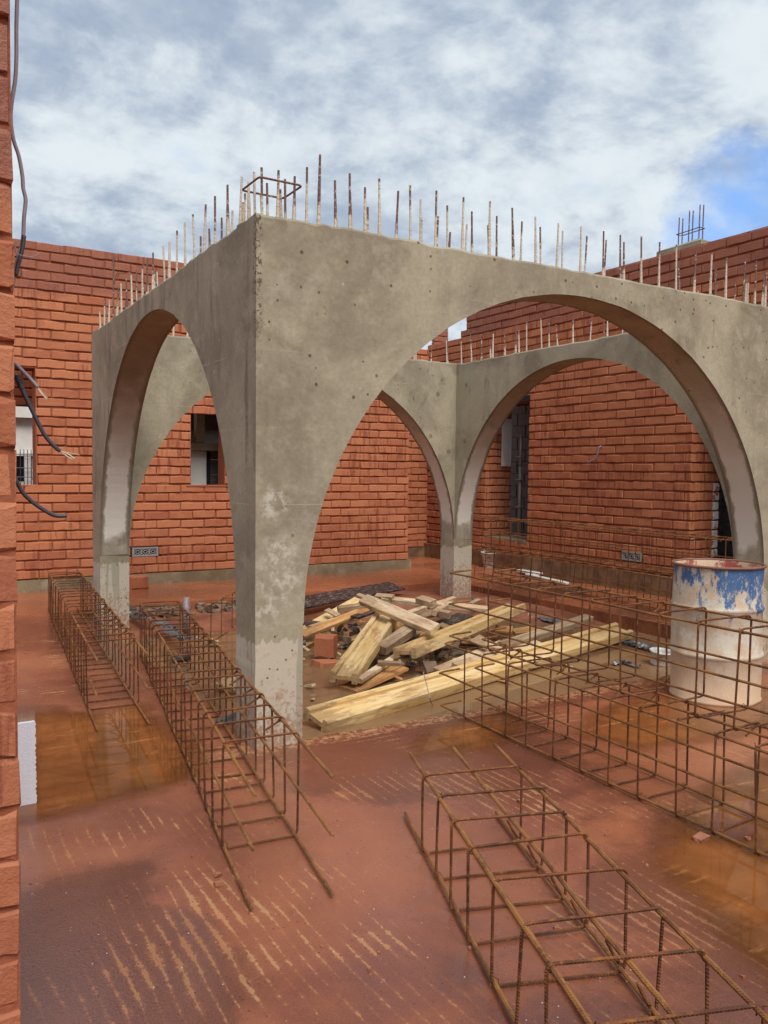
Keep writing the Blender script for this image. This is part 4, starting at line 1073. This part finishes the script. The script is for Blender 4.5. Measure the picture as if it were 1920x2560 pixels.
# random small splinters: one mass
mb = MB()
for k in range(100):
    c = Vector((rnd.uniform(2.4, 4.9), rnd.uniform(4.6, 7.3), 0))
    c.z = -.12+max(0, .16-.10*((c.x-3.6)**2+((c.y-5.9)*1.1)**2)**.5)*rnd.uniform(.2, 1)
    L = rnd.uniform(.03, .16); a_ = rnd.uniform(0, 6.28)
    M_ = Matrix.Translation(c) @ Matrix.Rotation(a_, 4, 'Z') @ Matrix.Rotation(rnd.uniform(-.5, .5), 4, 'Y')
    mb.box((-L/2, -.012, -.006), (L/2, .012*rnd.uniform(.5, 2), .008), 0 if rnd.random() < .5 else (1 if rnd.random() < .6 else 2), M_, .003)
tag(mb.build('wood_splinters', [M['wood_pale'], M['wood_orange'], M['film']]), 'small splinters and scraps scattered through the heap', 'debris', kind='stuff')
# dark rubble core under the heap
mb = MB()
for k in range(80):
    c = Vector((rnd.gauss(3.75, .36), rnd.gauss(6.0, .5), 0)); c.z = -.14+max(0, .2-.14*((c.x-3.75)**2+(c.y-6.0)**2)**.5)*rnd.random()
    s_ = rnd.uniform(.015, .05); M_ = Matrix.Translation(c) @ Matrix.Rotation(rnd.uniform(0, 6), 4, 'Z') @ Matrix.Rotation(rnd.uniform(-1, 1), 4, 'X')
    mb.box((-s_, -s_*.7, -s_*.6), (s_, s_*.8, s_*.6), 0, M_, s_*.3)
tag(mb.build('rubble', M['rubble']), 'crushed rubble under the timber heap', 'rubble', kind='stuff')
def loose_brick(label, c, rz, ry=0.0, rx=0.0, s_=(1, 1, 1)):
    mb_ = MB(); vs, fs = brick_mesh(.22, .14, .14, rnd.randint(0, 999), .012, .006)
    mb_.add([(x-.11, y-.07, z) for x, y, z in vs], fs); mb_.add([(v[0], .07, v[2]) for v in [(-.11, 0, .0), (.11, 0, .0), (.11, 0, .14), (-.11, 0, .14)]], [(0, 3, 2, 1)])
    o = mb_.build('loose_brick', M['brick']); o.location = c; o.rotation_euler = (rx, ry, rz); o.scale = s_
    return tag(o, label, 'brick', 'loose bricks')
p = A3(310, 905, -.10); loose_brick('red brick standing in the water left of the sloping I-beam', p+Vector((.04, .08, 0)), -.75, s_=(.72, 1, 1.25))
p = A3(330, 985, -.13); loose_brick('flat broken red brick half sunk in front of the standing brick', p+Vector((.02, .05, -.06)), .2, .12, s_=(1.1, 1, .7))
p = at(345, 1474, 0); loose_brick('single red brick lying at the foot of the left brick wall', p+Vector((.02, .08, 0)), .04, s_=(.95, 1, 1.1))
# wire stub sticking out of the long beam
mb = MB(); mb.tube([A3(1320, 1040, .06), A3(1355, 1170, .03), A3(1385, 1300, -.04), A3(1415, 1385, -.12)], .003, 5)
tag(mb.build('bent_wire', M['conduit_g']), 'thin bent wire standing over the longest I-beam', 'wire')

# ------------------------------------------------------------------ sheeting, bucket, boards, small litter
def crumple(label, pts, w_, seed, name='plastic_sheet', m_='sheet'):
    mb_ = MB(); N_ = len(pts)*5; vs = []; rows = 6
    P3 = [Vector(p) for p in pts]
    for i in range(N_+1):
        t_ = i/N_*(len(P3)-1); k = min(int(t_), len(P3)-2); p = P3[k].lerp(P3[k+1], t_-k)
        d = (P3[k+1]-P3[k]).normalized(); s_ = Vector((-d.y, d.x, 0))
        for j in range(rows+1):
            f = (j/rows-.5)*w_*(1+.5*nz(i, seed, 1, .7)); h = .05*abs(nz(i*.5, j*.7, seed))+.03*nz(i*1.3, j*1.9, seed)
            vs.append(p+s_*f+Vector((0, 0, max(-.01, h*(1-abs(j/rows-.5))))))
    mb_.add(vs, [(i*(rows+1)+j, (i+1)*(rows+1)+j, (i+1)*(rows+1)+j+1, i*(rows+1)+j+1) for i in range(N_) for j in range(rows)])
    return tag(mb_.build(name, M[m_]), label, 'plastic')
crumple('crumpled dark plastic strip along the far water edge behind the heap', [A4(1050, 445, -.1), A4(1280, 480, -.1), A4(1480, 520, -.1), A4(1640, 560, -.1)], .12, 3)
crumple('crumpled blue grey plastic by the foot of the far column', [A4(400, 235, -.08), A4(480, 215, -.08), A4(580, 270, -.08), A4(620, 300, -.08)], .10, 8)
crumple('dark plastic shreds in the water toward the drum', [at(1560, 1600, -.1), at(1610, 1615, -.1), at(1668, 1630, -.1)], .13, 12)
crumple('white and black plastic shreds at the foot of the left column', [at(402, 1556, .0), at(425, 1570, .0), at(440, 1588, .0), at(475, 1602, .0)], .12, 15)
crumple('plastic shreds under the far end of the left pair of cages', [at(330, 1530, .0), at(360, 1545, .0), at(385, 1550, .0)], .10, 19)
crumple('grey rags caught in the cage at the foot of the front column', [at(545, 1815, .0), at(575, 1800, .0), at(600, 1790, .0)], .10, 23)
crumple('pale crumpled scrap floating right of the heap', [at(1530, 1660, -.11), at(1560, 1655, -.11), at(1600, 1668, -.11)], .06, 27)
crumple('whitish plastic scrap lying behind the standing brick', [A3(450, 775, -.1), A3(575, 750, -.1)], .07, 31)
def pot(name, label, c, r0, r1, h, m_, tilt=(0, 0)):
    root = empty(name, c, label, 'bucket'); root.rotation_euler = (tilt[0], tilt[1], 0)
    lathe([(.01, 0), (r0, 0), (r0+.004, .01), (r1, h), (r1+.008, h+.002), (r1+.008, h+.012), (r1-.004, h+.012), (r1-.006, h-.01), (r0-.005, .02), (.01, .02)], 32, .004).build('body', M[m_], root, True)
    mb_ = MB(); mb_.tube([((r1+.01)*math.cos(a_), (r1+.01)*math.sin(a_), h*.95-.03*math.sin(a_)) for a_ in [math.pi*k/10 for k in range(11)]], .003, 5); mb_.build('handle', M['steel'], root)
    return root
p = at(1226, 1420, .0); pot('bucket', 'grey battered bucket standing right of the far column', p+Vector((.05, .08, .0)), .085, .13, .22, 'bucket', (.05, -.04))
p = at(1650, 1660, -.12); pot('bucket', 'pale grey tub floating in the water left of the drum', p, .075, .085, .10, 'bucket', (.1, 0))
plank('white_slab', 'short thick white board lying near the right wall plinth', at(1303, 1427, .03), at(1345, 1436, .03), .16, .03, M['white'], .0, 'board')
plank('white_slab', 'long thin white board lying on the floor near the right wall', at(1318, 1434, .03), at(1420, 1458, .015), .07, .02, M['white'], .0, 'board')
mb = MB(); p = at(466, 1590, -.05); mb.tube([p, p+Vector((.0, .0, .34))], .026, 12); tag(mb.build('pipe_stub', M['conduit_g'], smooth=True), 'grey plastic pipe stub standing in the far end of the second cage', 'pipe')
mb = MB(); p = at(432, 1650, -.1); mb.tube([p, p+Vector((.13, .0, .02))], .035, 12); tag(mb.build('pipe_stub', M['conduit'], smooth=True), 'dark pipe piece lying inside the second cage', 'pipe')
plank('plank', 'yellow board scrap beside the left of the front column', at(560, 1722, -.09), at(592, 1700, -.07), .16, .03, M['beam_y'], .2)
# torn white board
p0 = at(90, 2010, 0)
mb = MB(); pts = []
hgt = .345
N_ = 34
for i in range(N_+1):
    z = hgt*i/N_; pts.append((.002*rnd.uniform(-1, 1)+.004*nz(i, 2, 1, .9)+.003*(i % 2), z))
vs = [(x, 0, z) for x, z in pts]+[(x, .02, z) for x, z in pts]+[(-.3, 0, z) for x, z in pts]+[(-.3, .02, z) for x, z in pts]
n_ = N_+1; fs = []
for i in range(N_):
    fs += [(i, i+1, n_+i+1, n_+i), (2*n_+i, 2*n_+i+1, i+1, i), (n_+i, n_+i+1, 3*n_+i+1, 3*n_+i)]
fs += [(n_-1, 3*n_-1, 4*n_-1, 2*n_-1)]
mb.add(vs, fs); o = mb.build('torn_board', M['foam'], loc=(p0.x, p0.y, .004)); tag(o, 'white board with a torn edge standing behind the near left wall', 'board')

# gravelly crumbs on the slab: one mass
mb = MB()
for k in range(260):
    y = rnd.uniform(1.0, 8.5); x = rnd.uniform(.3, 1.3+y*.75)
    if PX0-.05 < x < PX1+.05 and PY0-.05 < y < PY1: continue
    s_ = abs(rnd.gauss(0, .003))+.0015
    M_ = Matrix.Translation((x, y, s_*.4)) @ Matrix.Rotation(rnd.uniform(0, 6), 4, 'Z')
    mb.box((-s_, -s_*.8, -s_*.5), (s_, s_*.7, s_*.6), 0 if rnd.random() < .7 else 1, M_, s_*.35)
for (px, py, s_) in ((1752, 2105, .022), (1560, 2010, .008), (545, 2190, .012), (548, 2215, .013), (1300, 2005, .011), (1868, 2100, .012)):
    p = at(px, py, 0); mb.box((-s_, -s_*.7, -s_*.4), (s_, s_*.7, s_*.7), 0, Matrix.Translation((p.x, p.y, s_*.4)), s_*.35)
tag(mb.build('crumbs', [M['earth'], M['mortar']]), 'brick crumbs and grit scattered on the slab', 'debris', kind='stuff')
# broken concrete lip and rubble at the far left pit edge
mb = MB()
for k in range(160):
    x = rnd.uniform(1.75, 3.6); y = 8.5+rnd.uniform(-.25, .15); s_ = rnd.uniform(.012, .045)
    mb.box((-s_, -s_*.7, -s_*.6), (s_, s_*.8, s_*.6), 0, Matrix.Translation((x, y, -.06+rnd.uniform(-.04, .04))) @ Matrix.Rotation(rnd.uniform(0, 6), 4, 'Z'), s_*.4)
tag(mb.build('rubble', M['rubble']), 'broken concrete along the far edge of the pit', 'rubble', kind='stuff')

# ------------------------------------------------------------------ cables on the near wall
def smooth(pts, k=5):
    P3 = [Vector(p) for p in pts]; out = []
    for i in range(len(P3)-1):
        p0, p1, p2, p3 = P3[max(0, i-1)], P3[i], P3[i+1], P3[min(len(P3)-1, i+2)]
        for j in range(k):
            t_ = j/k; out.append(.5*((2*p1)+(p2-p0)*t_+(2*p0-5*p1+4*p2-p3)*t_**2+(3*p1-p0-3*p2+p3)*t_**3))
    return out+[P3[-1]]
YC = YN+.10
pts = [aty(px, py, YC) for px, py in ((46, -60), (43, 0), (41, 70), (41, 140), (38, 200), (29, 258), (27, 300), (34, 350), (47, 390), (56, 440), (58, 470), (64, 500), (60, 545), (57, 600), (44, 650), (36, 690), (28, 730))]
mb = MB(); mb.tube(smooth(pts), .0042, 8); tag(mb.build('cable', M['conduit_g'], smooth=True), 'long purple grey cable hanging down the near wall edge against the sky', 'cable')
pts = [aty(px, py, YC) for px, py in ((57, 590), (52, 625), (44, 655), (36, 690))]
mb = MB(); mb.tube([p+Vector((.002, -.006, 0)) for p in smooth(pts)], .0045, 8); tag(mb.build('cable', M['conduit'], smooth=True), 'short black lead taped to the foot of the hanging cable', 'cable')
pts = [aty(px, py, YC-.02) for px, py in ((42, 600), (38, 622), (46, 636), (80, 642), (98, 634))]
mb = MB(); mb.tube(smooth(pts), .0014, 5); tag(mb.build('thin_wire', M['conduit_g']), 'thin curled wire beside the foot of the hanging cable', 'wire')
def conduit(label, pp, r, wires, corr=None, m_='conduit', YY=YC):
    root = empty('conduit', aty(*pp[0], YY), label, 'conduit')
    P3 = smooth([aty(*q, YY)-root.location for q in pp])
    mb_ = MB(); mb_.tube(P3, r, 8); mb_.build('sleeve', M[m_], root, True)
    if corr:
        n_ = 40; C3 = smooth([aty(*q, YY)-root.location for q in corr], 20); mb_ = MB()
        mb_.tube(C3, r, 10, radii=[r*(1.35+.75*(i % 4 < 2)*math.sin(math.pi*min(1, i/len(C3)*1.1+.1))) for i in range(len(C3))]); mb_.build('corrugated_cuff', M['conduit'], root, True)
    for k, wq in enumerate(wires):
        mb_ = MB(); mb_.tube(smooth([aty(*q, YY)-root.location for q in wq]), .0013, 5); mb_.build('wire', M['wire'] if k % 2 == 0 else M['white'], root)
    return root
conduit('grey conduit with frayed yellow wires poking from the near wall', [(34, 905), (55, 926), (80, 952), (94, 968)], .0042, [[(92, 966), (104, 978), (112, 996)], [(93, 967), (106, 984), (117, 998)], [(94, 967), (108, 984), (119, 996)], [(92, 967), (101, 980), (109, 990)]], m_='conduit_g')
conduit('black corrugated conduit drooping from the near wall with bare wire ends', [(38, 935), (50, 962), (70, 1005), (92, 1050), (112, 1088), (132, 1112), (150, 1128)], .0045, [[(148, 1127), (165, 1138), (184, 1150)], [(150, 1128), (168, 1134), (186, 1146)], [(149, 1128), (170, 1132), (198, 1137)], [(150, 1128), (166, 1140), (180, 1148)]], [(42, 938), (48, 955), (55, 972)])
conduit('lowest black conduit curving out of the near wall', [(34, 1188), (44, 1208), (58, 1233), (85, 1258), (115, 1278), (135, 1288), (150, 1290), (166, 1289)], .0045, [])
